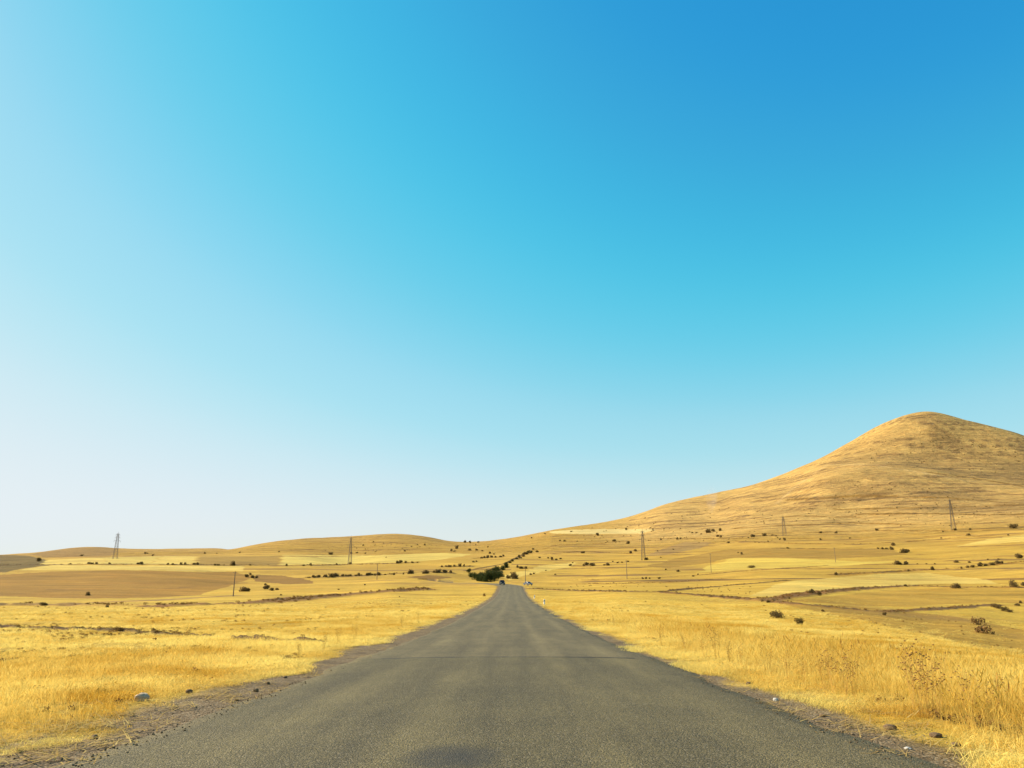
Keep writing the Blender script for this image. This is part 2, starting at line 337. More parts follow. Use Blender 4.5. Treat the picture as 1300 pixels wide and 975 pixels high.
def contour_banks(step, lo, hi, side, half, colr, rg, seed, gate, lift):
    sel = (D2 > lo) & (D2 < hi) & side; x, y, h = GX[sel], GY[sel], GH[sel]
    hh = (h + 1.4 * fbm(x / 60, y / 60, seed, 3)) / step; lvl = np.round(hh); dh = np.abs(hh - lvl) * step
    on = sstep(gate, gate + .12, fbm(x / 120 + lvl * 7.7, y / 160 - lvl * 3.1, seed + 4, 3)); hf = half * (.6 + .8 * (vnoise(x / 25, y / 25, seed + 9) + .5)); m = (1 - sstep(hf * .5, hf, dh)) * on
    free = np.isin(KL[sel], (0, 1, 2, 5)).astype(float); m = m * (.25 + .75 * free)
    PC[sel] = PC[sel] * (1 - m[:, None] * .85) + np.array(colr) * m[:, None] * .85; PR[sel] = np.maximum(PR[sel], rg * m); LANDH[sel] += lift * m
contour_banks(3.2, 300, 950, aw > .0, .50, (.17, .085, .026), .8, 161, .02, .25)
contour_banks(5.5, 800, 1500, aw > .05, .9, (.20, .105, .034), .7, 171, .0, .5)
contour_banks(11.0, 1300, 2600, aw > .15, 2.2, (.22, .122, .042), .7, 181, .05, 1.0)
contour_banks(3.5, 500, 2200, (aw <= 0) & (aw > -.7), .55, (.20, .108, .034), .6, 191, .06, .25)
OFFR = np.where((GY > -70) & (GY < 372), np.abs(road_off(GX, GY)), 99)
SHW = lambda y, side: np.where(side < 0, 4.9, 4.25)
KL[OFFR < SHW(GY, road_off(GX, GY))] = KINDS.index('road_shoulder')
C_DIRT = (.135, .09, .045)
sh = 1 - sstep(-.35, .45, OFFR - SHW(GY, road_off(GX, GY)) + .7 * fbm(GX / .8, GY / 1.6, 71)); blend(sh, C_DIRT); PR = PR * (1 - sh) + .35 * sh
rpx = sstep(.02, .25, fbm(GX / 30, GY / 30, 75, 4)) * sstep(110, 180, D2) * (1 - sstep(500, 800, D2)) * .45; PR = np.maximum(PR, np.where(KL == 0, rpx, 0))

# ------------------------------------------------------------------ materials
def newmat(name):
    m = bpy.data.materials.new(name); m.use_nodes = True; m.node_tree.nodes.clear(); return m, m.node_tree
class NB:
    def __init__(s, t): s.t = t
    def n(s, typ, **kw):
        nd = s.t.nodes.new(typ); ins = kw.pop('ins', {})
        for k, v in kw.items(): setattr(nd, k, v)
        for k, v in ins.items():
            if isinstance(v, bpy.types.NodeSocket): s.t.links.new(v, nd.inputs[k])
            else: nd.inputs[k].default_value = v
        return nd
    def noise(s, vec, scale, detail=3, rough=.55): return s.n('ShaderNodeTexNoise', ins={'Vector': vec, 'Scale': scale, 'Detail': detail, 'Roughness': rough}).outputs[0]
    def remap(s, x, a, b, c, d): return s.n('ShaderNodeMapRange', ins={0: x, 1: a, 2: b, 3: c, 4: d}).outputs[0]
    def math(s, op, a, b=0.0, clamp=False):
        return s.n('ShaderNodeMath', operation=op, use_clamp=clamp, ins={0: a, 1: b}).outputs[0]
    def mix(s, f, a, b, mode='MIX'):
        nd = s.n('ShaderNodeMix', data_type='RGBA', blend_type=mode); 
        for k, v in ((0, f), (6, a), (7, b)):
            if isinstance(v, bpy.types.NodeSocket): s.t.links.new(v, nd.inputs[k])
            else: nd.inputs[k].default_value = v if k == 0 else (tuple(v) + (1,) if len(v) == 3 else v)
        return nd.outputs[2]
    def scale(s, col, f):
        return s.n('ShaderNodeVectorMath', operation='SCALE', ins={0: col, 'Scale': f}).outputs[0]
    def stretch(s, vec, sc): return s.n('ShaderNodeVectorMath', operation='MULTIPLY', ins={0: vec, 1: sc}).outputs[0]
    def out(s, sh): s.t.links.new(sh, s.n('ShaderNodeOutputMaterial').inputs[0])
def ground_mat(far=False):
    m, t = newmat('hill_grass' if far else 'dry_grassland'); b = NB(t)
    pos = b.n('ShaderNodeNewGeometry').outputs['Position']
    col = b.n('ShaderNodeAttribute', attribute_name='Col').outputs['Color']; rg = b.n('ShaderNodeAttribute', attribute_name='rough').outputs['Fac']
    p2 = b.stretch(pos, (.22, 1, 1))
    v = b.math('MULTIPLY', b.remap(b.noise(b.stretch(pos, (.5, 1, 1)), .02, 7, .75), .3, .7, .72, 1.2), b.remap(b.noise(p2, .11, 6, .75), .25, .75, .62, 1.3))
    v = b.math('MULTIPLY', v, b.remap(b.noise(pos, 1.7, 5, .7), .25, .75, .72, 1.2))
    c = b.scale(col, v)
    # lean towards a redder dry stalk colour in patches
    c = b.mix(b.remap(b.noise(pos, .045, 5, .6), .48, .72, 0, .45), c, b.mix(1.0, c, (1.0, .82, .62), 'MULTIPLY'))
    # clods, low scrub and bare soil on the rough parts, small terraces following the slope
    zs = b.stretch(pos, (.012, .012, .16)); terr = b.noise(zs, 1.0, 4, .6)
    cl = b.math('MULTIPLY', b.math('ADD', b.math('MULTIPLY', b.noise(pos, .045, 6, .78), .5), b.math('MULTIPLY', b.noise(pos, .35, 6, .75), .5)), b.remap(terr, .3, .7, .78, 1.22))
    thr = b.remap(rg, 0, 1, .70, .44)
    msk = b.math('MULTIPLY', b.remap(b.math('SUBTRACT', cl, thr), 0, .07, 0, .8), b.remap(rg, 0, .1, 0, 1))
    c = b.mix(msk, c, (.10, .062, .026))
    c = b.mix(b.math('MULTIPLY', b.remap(b.noise(b.stretch(pos, (.02, .02, .22)), 1.0, 5, .65), .54, .64, 0, 1.0), b.math('MULTIPLY', rg, 1.15, True)), c, (.19, .104, .034))
    bh = b.math('ADD', b.noise(pos, 3.0, 5, .7), b.math('MULTIPLY', b.noise(pos, .25, 4, .6), 4))
    bp = b.n('ShaderNodeBump', ins={'Strength': .5, 'Distance': .25, 'Height': bh})
    if far:
        gv = b.math('ADD', b.noise(pos, .055, 7, .78), b.math('MULTIPLY', b.noise(b.stretch(pos, (.02, .02, .25)), 1.0, 4, .6), .7))
        bp = b.n('ShaderNodeBump', ins={'Strength': .9, 'Distance': 6.0, 'Height': gv})
        c = b.scale(c, b.remap(b.noise(pos, .10, 6, .85), .3, .7, .68, 1.30))
    p = b.n('ShaderNodeBsdfPrincipled', ins={'Base Color': c, 'Roughness': .95, 'Specular IOR Level': .1, 'Normal': bp.outputs[0]})
    b.out(p.outputs[0]); return m
def shoulder_mat():
    m, t = newmat('gravel_shoulder'); b = NB(t)
    pos = b.n('ShaderNodeNewGeometry').outputs['Position']
    col = b.n('ShaderNodeAttribute', attribute_name='Col').outputs['Color']
    vo = b.n('ShaderNodeTexVoronoi', ins={'Vector': pos, 'Scale': 34.0})
    v = b.math('MULTIPLY', b.remap(b.noise(pos, 2.2, 5, .7), .3, .7, .62, 1.3), b.remap(b.noise(pos, 28, 4, .7), .3, .7, .6, 1.4))
    c = b.scale(col, v)
    g = b.n('ShaderNodeSeparateColor', ins={0: vo.outputs['Color']}).outputs[0]
    c = b.mix(b.remap(g, .72, .8, 0, .55), c, (.27, .21, .13))
    c = b.mix(b.remap(b.noise(pos, .9, 4, .7), .52, .62, 0, .5), c, (.065, .045, .025))
    bh = b.math('ADD', b.noise(pos, 22, 4, .7), b.math('MULTIPLY', vo.outputs['Distance'], -1.0))
    bp = b.n('ShaderNodeBump', ins={'Strength': .8, 'Distance': .02, 'Height': bh})
    p = b.n('ShaderNodeBsdfPrincipled', ins={'Base Color': c, 'Roughness': .95, 'Specular IOR Level': .15, 'Normal': bp.outputs[0]})
    b.out(p.outputs[0]); return m
def asphalt_mat():
    m, t = newmat('worn_asphalt'); b = NB(t)
    pos = b.n('ShaderNodeNewGeometry').outputs['Position']
    sx = b.n('ShaderNodeSeparateXYZ', ins={0: pos}); X, Y = sx.outputs[0], sx.outputs[1]
    pl = b.stretch(pos, (1, .07, 1))
    agg = b.n('ShaderNodeTexVoronoi', ins={'Vector': pos, 'Scale': 62.0}); ac = b.n('ShaderNodeSeparateColor', ins={0: agg.outputs['Color']}).outputs[0]
    fine = b.noise(pos, 38, 5, .8)
    v = b.math('MULTIPLY', b.remap(b.noise(pos, .45, 6, .7), .3, .7, .78, 1.18), b.remap(b.noise(pl, 1.3, 6, .7), .3, .7, .68, 1.28))
    v = b.math('MULTIPLY', v, b.remap(fine, .32, .68, .15, 1.85))
    v = b.math('MULTIPLY', v, b.remap(ac, 0, 1, .72, 1.28))
    # paler polished wheel paths
    wx = b.math('ABSOLUTE', b.math('SUBTRACT', b.math('ABSOLUTE', X), 1.75)); dist = b.math('SUBTRACT', b.math('ABSOLUTE', b.math('SUBTRACT', b.math('ABSOLUTE', X), 1.75)), .78)
    v = b.math('MULTIPLY', v, b.remap(b.math('ABSOLUTE', dist), 0, .5, 1.16, .93))
    base = b.mix(b.remap(Y, 20.4, 20.9, 0, 1), (.102, .077, .029), (.116, .087, .036))
    c = b.scale(base, v)
    c = b.mix(b.remap(ac, .88, .94, 0, .5), c, (.22, .18, .12))
    # dark oval patch with a ragged edge in the lane and fine transverse cracking
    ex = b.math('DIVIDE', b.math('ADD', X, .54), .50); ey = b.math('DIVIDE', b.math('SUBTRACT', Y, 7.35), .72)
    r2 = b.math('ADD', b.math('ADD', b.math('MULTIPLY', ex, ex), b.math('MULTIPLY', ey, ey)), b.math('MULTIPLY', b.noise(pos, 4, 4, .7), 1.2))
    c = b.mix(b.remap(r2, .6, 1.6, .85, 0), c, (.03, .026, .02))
    c = b.mix(b.remap(b.noise(pl, .55, 5, .75), .60, .72, 0, .25), c, (.038, .031, .022))
    bh = b.math('ADD', fine, b.math('MULTIPLY', agg.outputs['Distance'], -1.4))
    bp = b.n('ShaderNodeBump', ins={'Strength': .75, 'Distance': .012, 'Height': bh})
    p = b.n('ShaderNodeBsdfPrincipled', ins={'Base Color': c, 'Roughness': .82, 'Specular IOR Level': .3, 'Normal': bp.outputs[0]})
    b.out(p.outputs[0]); return m
def plain(name, col, rough=.7, metal=0.0, var=.25, scale=4.0, spec=.3):
    m, t = newmat(name); b = NB(t)
    pos = b.n('ShaderNodeTexCoord').outputs['Object']
    c = b.scale(b.n('ShaderNodeRGB').outputs[0], b.remap(b.noise(pos, scale, 5, .65), .3, .7, 1 - var, 1 + var))
    t.nodes['RGB'].outputs[0].default_value = tuple(col) + (1,)
    p = b.n('ShaderNodeBsdfPrincipled', ins={'Base Color': c, 'Roughness': rough, 'Metallic': metal, 'Specular IOR Level': spec})
    b.out(p.outputs[0]); return m
def leafmat(name, col, col2, trans=.25, inst=False, nscale=.35):
    m, t = newmat(name); b = NB(t)
    pos = b.n('ShaderNodeNewGeometry').outputs['Position']
    f = b.remap(b.noise(pos, nscale, 4, .6), .35, .65, 0, 1)
    if inst:
        f = b.math('ADD', b.math('MULTIPLY', f, .55), b.n('ShaderNodeAttribute', attribute_name='tint', attribute_type='INSTANCER').outputs['Fac'])
        f = b.math('ADD', f, b.n('ShaderNodeAttribute', attribute_name='blade').outputs['Fac'], True)
    c = b.mix(f, col, col2)
    d = b.n('ShaderNodeBsdfDiffuse', ins={0: c}); tr = b.n('ShaderNodeBsdfTranslucent', ins={0: c})
    mx = b.n('ShaderNodeMixShader', ins={0: trans, 1: d.outputs[0], 2: tr.outputs[0]}); b.out(mx.outputs[0]); return m
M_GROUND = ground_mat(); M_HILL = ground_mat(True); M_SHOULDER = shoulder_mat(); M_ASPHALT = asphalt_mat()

# ------------------------------------------------------------------ terrain meshes
def build_terrain():
    co = np.stack([GX, GY, GH], -1).reshape(-1, 3)
    i = np.arange(nA)[:, None]; j = np.arange(nD - 1)[None]; i2 = (i + 1) % nA
    q = np.stack([i * nD + j, i2 * nD + j, i2 * nD + j + 1, i * nD + j + 1], -1).reshape(-1, 4)[:, ::-1]
    # point normals of the whole land, so that pieces meet without a seam
    a, b, c, d = (co[q[:, k]] for k in range(4)); fn = np.cross(c - a, d - b)
    N = np.zeros_like(co)
    for k in range(4): np.add.at(N, q[:, k], fn)
    N /= np.linalg.norm(N, axis=1)[:, None] + 1e-12
    if N[:, 2].mean() < 0: N = -N; q = q[:, ::-1]
    kl = KL.reshape(-1)[q[:, 0]]
    colr = np.concatenate([PC.reshape(-1, 3), np.ones((co.shape[0], 1))], 1); rgh = PR.reshape(-1)
    info = {'ground': 'golden dry grassland spreading on both sides of the road', 'hill': 'low tan hills along the skyline left of the gully',
            'mountain': 'tall rounded golden mountain rising above the plain', 'stubble_field': 'pale yellow stubble fields in the valley',
            'ploughed_field': 'brown ploughed fields and bare earth in the valley', 'meadow': 'ochre dry meadows between the stubble fields',
            'road_shoulder': 'grey brown gravel shoulder along both road edges'}
    for k, name in enumerate(KINDS):
        f = q[kl == k]
        if not len(f): continue
        used, inv = np.unique(f, return_inverse=True); f2 = inv.reshape(f.shape)
        me = mesh_np(name, co[used], f2)
        at = me.attributes.new('Col', 'FLOAT_COLOR', 'POINT'); at.data.foreach_set('color', colr[used].astype(np.float32).ravel())
        at = me.attributes.new('rough', 'FLOAT', 'POINT'); at.data.foreach_set('value', rgh[used].astype(np.float32))
        me.normals_split_custom_set_from_vertices(N[used].tolist() if len(used) < 10 else N[used])
        o = link(name, me, M_SHOULDER if name == 'road_shoulder' else M_HILL if name in ('hill', 'mountain') else M_GROUND); tag(o, info[name], name.replace('_', ' '), kind='structure')
build_terrain()

# ------------------------------------------------------------------ road
def build_road():
    ys = np.concatenate([np.arange(-45, 60, .35), np.arange(60, 371, 1.2)])
    xs = np.array([-1.035, -1.0, -.93, -.75, -.5, -.25, 0, .25, .5, .75, .93, 1.0, 1.035]); n = len(xs)
    co = []
    for y in ys:
        sl = -max(y - 275, 0) / 137.5; L = math.hypot(1, sl); nx, ny = 1 / L, -sl / L
        for k, t in enumerate(xs):
            off = t * HALF; side = -1 if t < 0 else 1
            if abs(t) > .9: off += side * (.20 * float(fbm(y / 1.6, side * 7.0, 81, 5)) + .12 * float(vnoise(y / 6.0, side * 3.0, 83)))
            z = float(road_z(y)) + .05 * (1 - t * t) + .02
            if k in (0, n - 1): z -= .10
            co.append((float(road_x(y)) + nx * off, y + ny * off, z))
    i = np.arange(len(ys) - 1)[:, None]; j = np.arange(n - 1)[None]
    q = np.stack([i * n + j, i * n + j + 1, (i + 1) * n + j + 1, (i + 1) * n + j], -1).reshape(-1, 4)
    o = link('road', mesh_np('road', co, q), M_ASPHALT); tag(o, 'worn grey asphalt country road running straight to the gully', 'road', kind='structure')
    # the tarred joint across both lanes
    bm = bmesh.new(); prev = None; y0 = 20.6
    for k in range(90):
        x = -3.3 + 6.4 * k / 89; yy = y0 + .10 * float(fbm(x / .8, 3, 91, 4)) + .02 * x; w = .040 + .10 * abs(float(fbm(x / .3, 8, 93, 3)))
        z = float(road_z(yy)) + .05 * (1 - (x / HALF) ** 2) + .024
        cur = (bm.verts.new((x, yy - w, z)), bm.verts.new((x, yy + w, z)))
        if prev: bm.faces.new((prev[0], cur[0], cur[1], prev[1]))
        prev = cur
    me = bpy.data.meshes.new('tar_joint'); bm.to_mesh(me); bm.free()
    link('tar_joint', me, plain('tar', (.030, .025, .018), .85, var=.4, scale=9), o)
build_road()

# ------------------------------------------------------------------ grass, straw and gravel (uncountable)
def scatter_nodes(name):
    ng = bpy.data.node_groups.new(name, 'GeometryNodeTree')
    ng.interface.new_socket('Geometry', in_out='INPUT', socket_type='NodeSocketGeometry'); ng.interface.new_socket('Geometry', in_out='OUTPUT', socket_type='NodeSocketGeometry')
    N = ng.nodes; L = ng.links; gi = N.new('NodeGroupInput'); go = N.new('NodeGroupOutput')
    isp = N.new('GeometryNodeInputNamedAttribute'); isp.data_type = 'BOOLEAN'; isp.inputs[0].default_value = 'spot'
    sep = N.new('GeometryNodeSeparateGeometry'); sep.domain = 'POINT'; L.new(gi.outputs[0], sep.inputs[0]); L.new(isp.outputs[0], sep.inputs[1])
    rot = N.new('GeometryNodeInputNamedAttribute'); rot.data_type = 'FLOAT_VECTOR'; rot.inputs[0].default_value = 'rot'
    scl = N.new('GeometryNodeInputNamedAttribute'); scl.data_type = 'FLOAT_VECTOR'; scl.inputs[0].default_value = 'scl'
    m2p = N.new('GeometryNodeMeshToPoints'); L.new(sep.outputs[0], m2p.inputs[0])
    iop = N.new('GeometryNodeInstanceOnPoints'); L.new(m2p.outputs[0], iop.inputs['Points']); L.new(sep.outputs[1], iop.inputs['Instance'])
    e2r = N.new('FunctionNodeEulerToRotation'); L.new(rot.outputs[0], e2r.inputs[0]); L.new(e2r.outputs[0], iop.inputs['Rotation']); L.new(scl.outputs[0], iop.inputs['Scale'])
    L.new(iop.outputs[0], go.inputs[0]); return ng
NG = scatter_nodes('scatter_tufts')
def scatter(name, src_co, src_faces, blade, pts, rot, scl, tint, mat, label, cat):
    """src mesh (tris) repeated on every point"""
    ns = len(src_co); co = np.concatenate([np.asarray(src_co), pts])
    me = mesh_np(name, co, src_faces, smooth=False); n = len(co)
    def add(nm, typ, arr, key):
        a = me.attributes.new(nm, typ, 'POINT'); a.data.foreach_set(key, np.ascontiguousarray(arr).ravel())
    add('spot', 'BOOLEAN', np.arange(n) >= ns, 'value')
    add('rot', 'FLOAT_VECTOR', np.concatenate([np.zeros((ns, 3)), rot]).astype(np.float32), 'vector')
    add('scl', 'FLOAT_VECTOR', np.concatenate([np.ones((ns, 3)), scl]).astype(np.float32), 'vector')
    add('tint', 'FLOAT', np.concatenate([np.zeros(ns), tint]).astype(np.float32), 'value')
    add('blade', 'FLOAT', np.concatenate([blade, np.zeros(len(pts))]).astype(np.float32), 'value')
    o = link(name, me, mat); tag(o, label, cat, kind='stuff')
    md = o.modifiers.new('scatter', 'NODES'); md.node_group = NG
    return o
def tuft(n, height, spread, lean, width, rng, heads=0.0):
    co = []; fa = []; bl = []
    for k in range(n):
        a = rng.uniform(0, 6.283); r = spread * math.sqrt(rng.uniform(0, 1)); x0, y0 = r * math.cos(a), r * math.sin(a)
        h = height * rng.uniform(.55, 1.1); b = rng.uniform(0, 6.283); ln = lean * rng.uniform(.2, 1.0) * h; dx, dy = math.cos(b) * ln, math.sin(b) * ln
        f = rng.uniform(0, 6.283); wx, wy = math.cos(f) * width / 2, math.sin(f) * width / 2; i = len(co)
        co += [(x0 - wx, y0 - wy, -.03), (x0 + wx, y0 + wy, -.03), (x0 + dx * .35 - wx * .8, y0 + dy * .35 - wy * .8, h * .6), (x0 + dx * .35 + wx * .8, y0 + dy * .35 + wy * .8, h * .6), (x0 + dx, y0 + dy, h)]
        fa += [(i, i + 1, i + 3), (i, i + 3, i + 2), (i + 2, i + 3, i + 4)]; t = rng.uniform(-.22, .22); bl += [t] * 5
        if rng.uniform() < heads:
            i = len(co); hw = width * 2.2; hx, hy = math.cos(f) * hw, math.sin(f) * hw
            co += [(x0 + dx * .8, y0 + dy * .8, h * .84), (x0 + dx + hx, y0 + dy + hy, h * .95), (x0 + dx * 1.2, y0 + dy * 1.2, h * 1.1), (x0 + dx - hx, y0 + dy - hy, h * .95)]
            fa += [(i, i + 1, i + 2), (i, i + 2, i + 3)]; bl += [t + .3] * 4
    return np.array(co), np.array(fa), np.array(bl)
def spots(n, dmin, dmax, rng, amax=40.0):
    """points spread over the land, thinning with distance"""
    d = dmin * (dmax / dmin) ** rng.uniform(0, 1, n); a = np.radians(rng.uniform(-amax, amax, n))
    return d * np.sin(a), d * np.cos(a)
def dress(x, y, rng, tilt=.15):
    z = hgt(x, y); n = len(x)
    rot = np.stack([rng.normal(0, tilt, n), rng.normal(0, tilt, n), rng.uniform(0, 6.283, n)], 1)
    return np.stack([x, y, z], 1), rot
def leaf_cloud(n, rng, lumps=6, leaf=.13, flat=.8, base=0.0):
    """leaf faces through a lumpy crown of unit width, standing on z=0"""
    cs = [(rng.uniform(-.3, .3), rng.uniform(-.3, .3), base + flat * rng.uniform(.12, .55), rng.uniform(.16, .28)) for _ in range(lumps)] + [(0, 0, base + flat * .42, .33), (.12, .1, base + flat * .12, .34), (-.1, -.1, base + flat * .12, .34)]
    co = []; fa = []
    for k in range(n):
        c = cs[rng.integers(len(cs))]; v = rng.normal(0, 1, 3); v /= np.linalg.norm(v); r = c[3] * rng.uniform(.55, 1.08)
        p = np.array(c[:3]) + v * r * np.array([1, 1, .85]); p[2] = max(p[2], base + .02)
        a = rng.normal(0, 1, 3); a /= np.linalg.norm(a); b = np.cross(a, rng.normal(0, 1, 3)); b /= np.linalg.norm(b); L = leaf * rng.uniform(.6, 1.3); i = len(co)
        co += [p - a * L * .5, p + b * L * .32, p + a * L * .5, p - b * L * .32]; fa.append((i, i + 1, i + 2, i + 3))
    return np.array(co), np.array(fa)
def grass_layers():
    rng = np.random.default_rng(11)
    m1 = leafmat('dry_grass', (.84, .660, .190), (.56, .320, .040), .5, True, .22)
    m2 = leafmat('tall_straw', (.82, .620, .170), (.58, .350, .055), .5, True, .3)
    m3 = leafmat('fallen_straw', (.50, .37, .14), (.30, .185, .06), .2, True, .8)
    def keep(x, y, extra=0.0):
        o = road_off(x, y); a = np.abs(o); lim = np.where(o < 0, 4.85, 4.2) + 1.3 * fbm(x / .9, y / 2.2, 71) + extra
        dd = linedist(x, y, DITCH); return (a > lim) & ((dd > .8 + .5 * fbm(x, y, 5)) | (rng.uniform(0, 1, len(x)) < .12))
    ROCKS = [ground_at(u, v)[:2] for u, v in ((180, 890), (1153, 951), (985, 890), (240, 880), (1130, 926), (1188, 936), (1045, 910))]
    def bare(x, y):
        a = np.arctan2(x, y); i = np.clip(((a - AZ[0]) / math.radians(.1)).astype(int), 0, nA - 1); j = np.clip(np.searchsorted(DR, np.hypot(x, y)), 0, nD - 1)
        r = (KL[i, j] == KINDS.index('ploughed_field')) | (PR[i, j] > .5)
        for rx, ry in ROCKS:
            t = np.clip(1 - ((x * rx + y * ry) / (rx * rx + ry * ry)), 0, .13); r |= np.hypot(x - rx * (1 - t), y - ry * (1 - t)) < .28
        return r
    # field grass, short and dense
    x, y = spots(230000, 6, 200, rng); k = keep(x, y); pz = fbm(x / 3.5, y / 3.5, 101, 4)
    d = np.hypot(x, y); thin = np.where(pz > .14, rng.uniform(0, 1, len(x)) < .18, True) & (~bare(x, y) | (rng.uniform(0, 1, len(x)) < .06))
    k &= thin & (rng.uniform(0, 1, len(x)) < 1 - .9 * sstep(70, 195, d)); x, y, d, pz = x[k], y[k], d[k], pz[k]; p, rot = dress(x, y, rng)
    s = (.6 + .8 * rng.uniform(0, 1, len(x))) * (1 + .9 * fbm(x / 1.6, y / 1.6, 109, 3) + .4 * fbm(x / 9, y / 9, 103)); sw = s * (1 + sstep(15, 120, d) * 2.0)
    ao = np.abs(road_off(x, y)); sh_ = (1 - .6 * (1 - sstep(5.0, 7.0, ao))) * (1 - .55 * sstep(9, 14, ao))
    scl = np.stack([sw, sw, s * sh_ * np.where(x < 0, .85, 1.0)], 1)
    co, fa, bl = tuft(30, .17, .17, 1.1, .0045, rng, .1)
    scatter('field_grass', co, fa, bl, p, rot, scl, .06 + .9 * fbm(x / 2.0, y / 2.0, 105) + .6 * fbm(x / 14, y / 14, 107), m1, 'short golden dry grass covering the fields beside the road', 'grass')
    # tall stalks along both verges
    x, y = spots(95000, 7, 300, rng); o = road_off(x, y); a = np.abs(o)
    band = np.exp(-((a - np.where(o < 0, 8.2, 7.6)) / np.where(o < 0, 2.2, 2.0)) ** 2) * (0.35 + 1.6 * np.clip(.15 + fbm(y / 7, o / 3, 113, 3), 0, 1))
    band += .012
    band *= np.where(o > 0, .55, .34)
    k = (rng.uniform(0, 1, len(x)) < band) & (a > 4.9) & ~bare(x, y); x, y, o = x[k], y[k], o[k]; p, rot = dress(x, y, rng, .1)
    s = (.6 + .6 * rng.uniform(0, 1, len(x))) * np.where(o > 0, 1.0, .65); d = np.hypot(x, y); sw = s * (1 + sstep(20, 150, d) * 1.6)
    co, fa, bl = tuft(16, .44, .22, .65, .0030, rng, .5)
    scatter('verge_grass', co, fa, bl, p, rot, np.stack([sw, sw, s], 1), .12 + .7 * fbm(x / 3, y / 3, 115), m2, 'tall dry seeded grass stalks along the road verge', 'grass')
    x, y = spots(60000, 8, 90, rng); o = road_off(x, y); cl_ = fbm(y / 3.5, o / 2, 211, 3) ; k = (o > 5.2) & (o < 10) & (cl_ > .16) & (rng.uniform(0, 1, len(x)) < .07); x, y = x[k], y[k]; p, rot = dress(x, y, rng, .12)
    co, fa, bl = tuft(7, .55, .10, .4, .004, rng, .9); s = rng.uniform(.6, 1.15, len(x))
    scatter('brown_herbs', co, fa, bl, p, rot, np.repeat(s[:, None], 3, 1), rng.uniform(0, .5, len(x)), leafmat('brown_herbs', (.50, .27, .06), (.26, .125, .035), .3, True, .4), 'tall rust brown herb stalks mixed into the right verge grass', 'herbs')
    # dark dead herbs: along the banks, in drifts through the grass, at the foot of the verges
    r3 = np.random.default_rng(31); px_, py_, ps_ = [], [], []
    for hw, rg, w in BANKS:
        w = np.array(w); seg = np.hypot(*(w[1:] - w[:-1]).T); L = seg.sum(); n = int(min(1400, L * hw * rg * (1.0 if hw < 3 else .45))); far = np.hypot(*w.mean(0)); 
        if far > 1300: continue
        t = r3.uniform(0, L, n); cs = np.concatenate([[0], np.cumsum(seg)]); i = np.clip(np.searchsorted(cs, t) - 1, 0, len(seg) - 1); f = (t - cs[i]) / (seg[i] + 1e-9)
        p = w[i] + (w[i + 1] - w[i]) * f[:, None] + r3.normal(0, hw * .45, (n, 2)); kk = fbm(p[:, 0] / (hw * 4), p[:, 1] / (hw * 4), 151) > -.18
        px_.append(p[kk, 0]); py_.append(p[kk, 1]); ps_.append(np.clip(hw * .22, .22, .75) * r3.uniform(.5, 1.4, kk.sum()))
    x, y = spots(60000, 8, 150, r3); o = road_off(x, y); a = np.abs(o); nz = fbm(x / 6, y / 6, 153, 4) + .35 * vnoise(x / .9, y / .9, 157)
    k = (a > 5.4) & (r3.uniform(0, 1, len(x)) < np.where(nz > .27, .34, .010) * np.where(o > 12, .25, 1.0)); px_.append(x[k]); py_.append(y[k]); ps_.append(r3.uniform(.07, .22, k.sum()) * (1 + .8 * sstep(30, 120, np.hypot(x[k], y[k]))))
    x, y, sz = np.concatenate(px_), np.concatenate(py_), np.concatenate(ps_); k = np.where(y < 372, np.abs(road_off(x, y)), 99) > 4.6; x, y, sz = x[k], y[k], sz[k]
    p, rot = dress(x, y, r3, .15); co, fa = leaf_cloud(46, r3, leaf=.22, flat=.7)
    scatter('dead_herbs', co, fa, r3.uniform(-.2, .2, len(co)), p, rot, np.stack([sz * 1.2, sz * 1.2, sz], 1), r3.uniform(-.3, .6, len(x)), leafmat('dead_herbs', (.30, .165, .05), (.115, .062, .022), .2, True, .3), 'dark dead herbs in drifts along banks and through the grass', 'dead herbs')
    # straw bits lying on the shoulders
    x, y = spots(30000, 5, 70, rng); o = np.abs(road_off(x, y)); k = (o > 3.55) & (o < 6.2) & (rng.uniform(0, 1, len(x)) < 0.30 * (.4 + 1.6 * np.clip(fbm(x / .7, y / 1.4, 121), -.4, 1))); x, y = x[k], y[k]
    p, rot = dress(x, y, rng, .05); p[:, 2] += .015
    co, fa, bl = [], [], []
    for q in range(9):
        a = rng.uniform(0, 6.283); c0 = rng.uniform(-.12, .12, 2); L = rng.uniform(.05, .13); w = .004; i = len(co); dx, dy = math.cos(a) * L, math.sin(a) * L
        z0, z1 = rng.uniform(0, .015), rng.uniform(.005, .05)
        co += [(c0[0] - dx - dy * .05, c0[1] - dy + dx * .05, z0), (c0[0] - dx + dy * .05, c0[1] - dy - dx * .05, z0), (c0[0] + dx, c0[1] + dy, z1)]; fa.append((i, i + 1, i + 2)); bl += [rng.uniform(-.2, .4)] * 3
    scatter('fallen_straw', np.array(co), np.array(fa), np.array(bl), p, rot, np.repeat(rng.uniform(.7, 1.6, (len(x), 1)), 3, 1), .3 * rng.uniform(0, 1, len(x)), m3, 'loose straw lying on the gravel shoulders', 'straw')
    # loose stones
    x, y = spots(70000, 5, 60, rng); o = np.abs(road_off(x, y)); k = (o > 3.45) & (o < 5.6) & (rng.uniform(0, 1, len(x)) < .95 * np.exp(-np.abs(o - 3.8) / .6)); x, y, o = x[k], y[k], o[k]
    p, rot = dress(x, y, rng, .6); p[:, 2] = np.where(o < 3.78, road_z(y) + .03, p[:, 2])
    bm = bmesh.new(); bmesh.ops.create_icosphere(bm, subdivisions=1, radius=1)
    co = np.array([v.co * random.uniform(.75, 1.15) for v in bm.verts]) * np.array([1, .8, .55]); fa = np.array([[v.index for v in f.verts] for f in bm.faces]); bm.free()
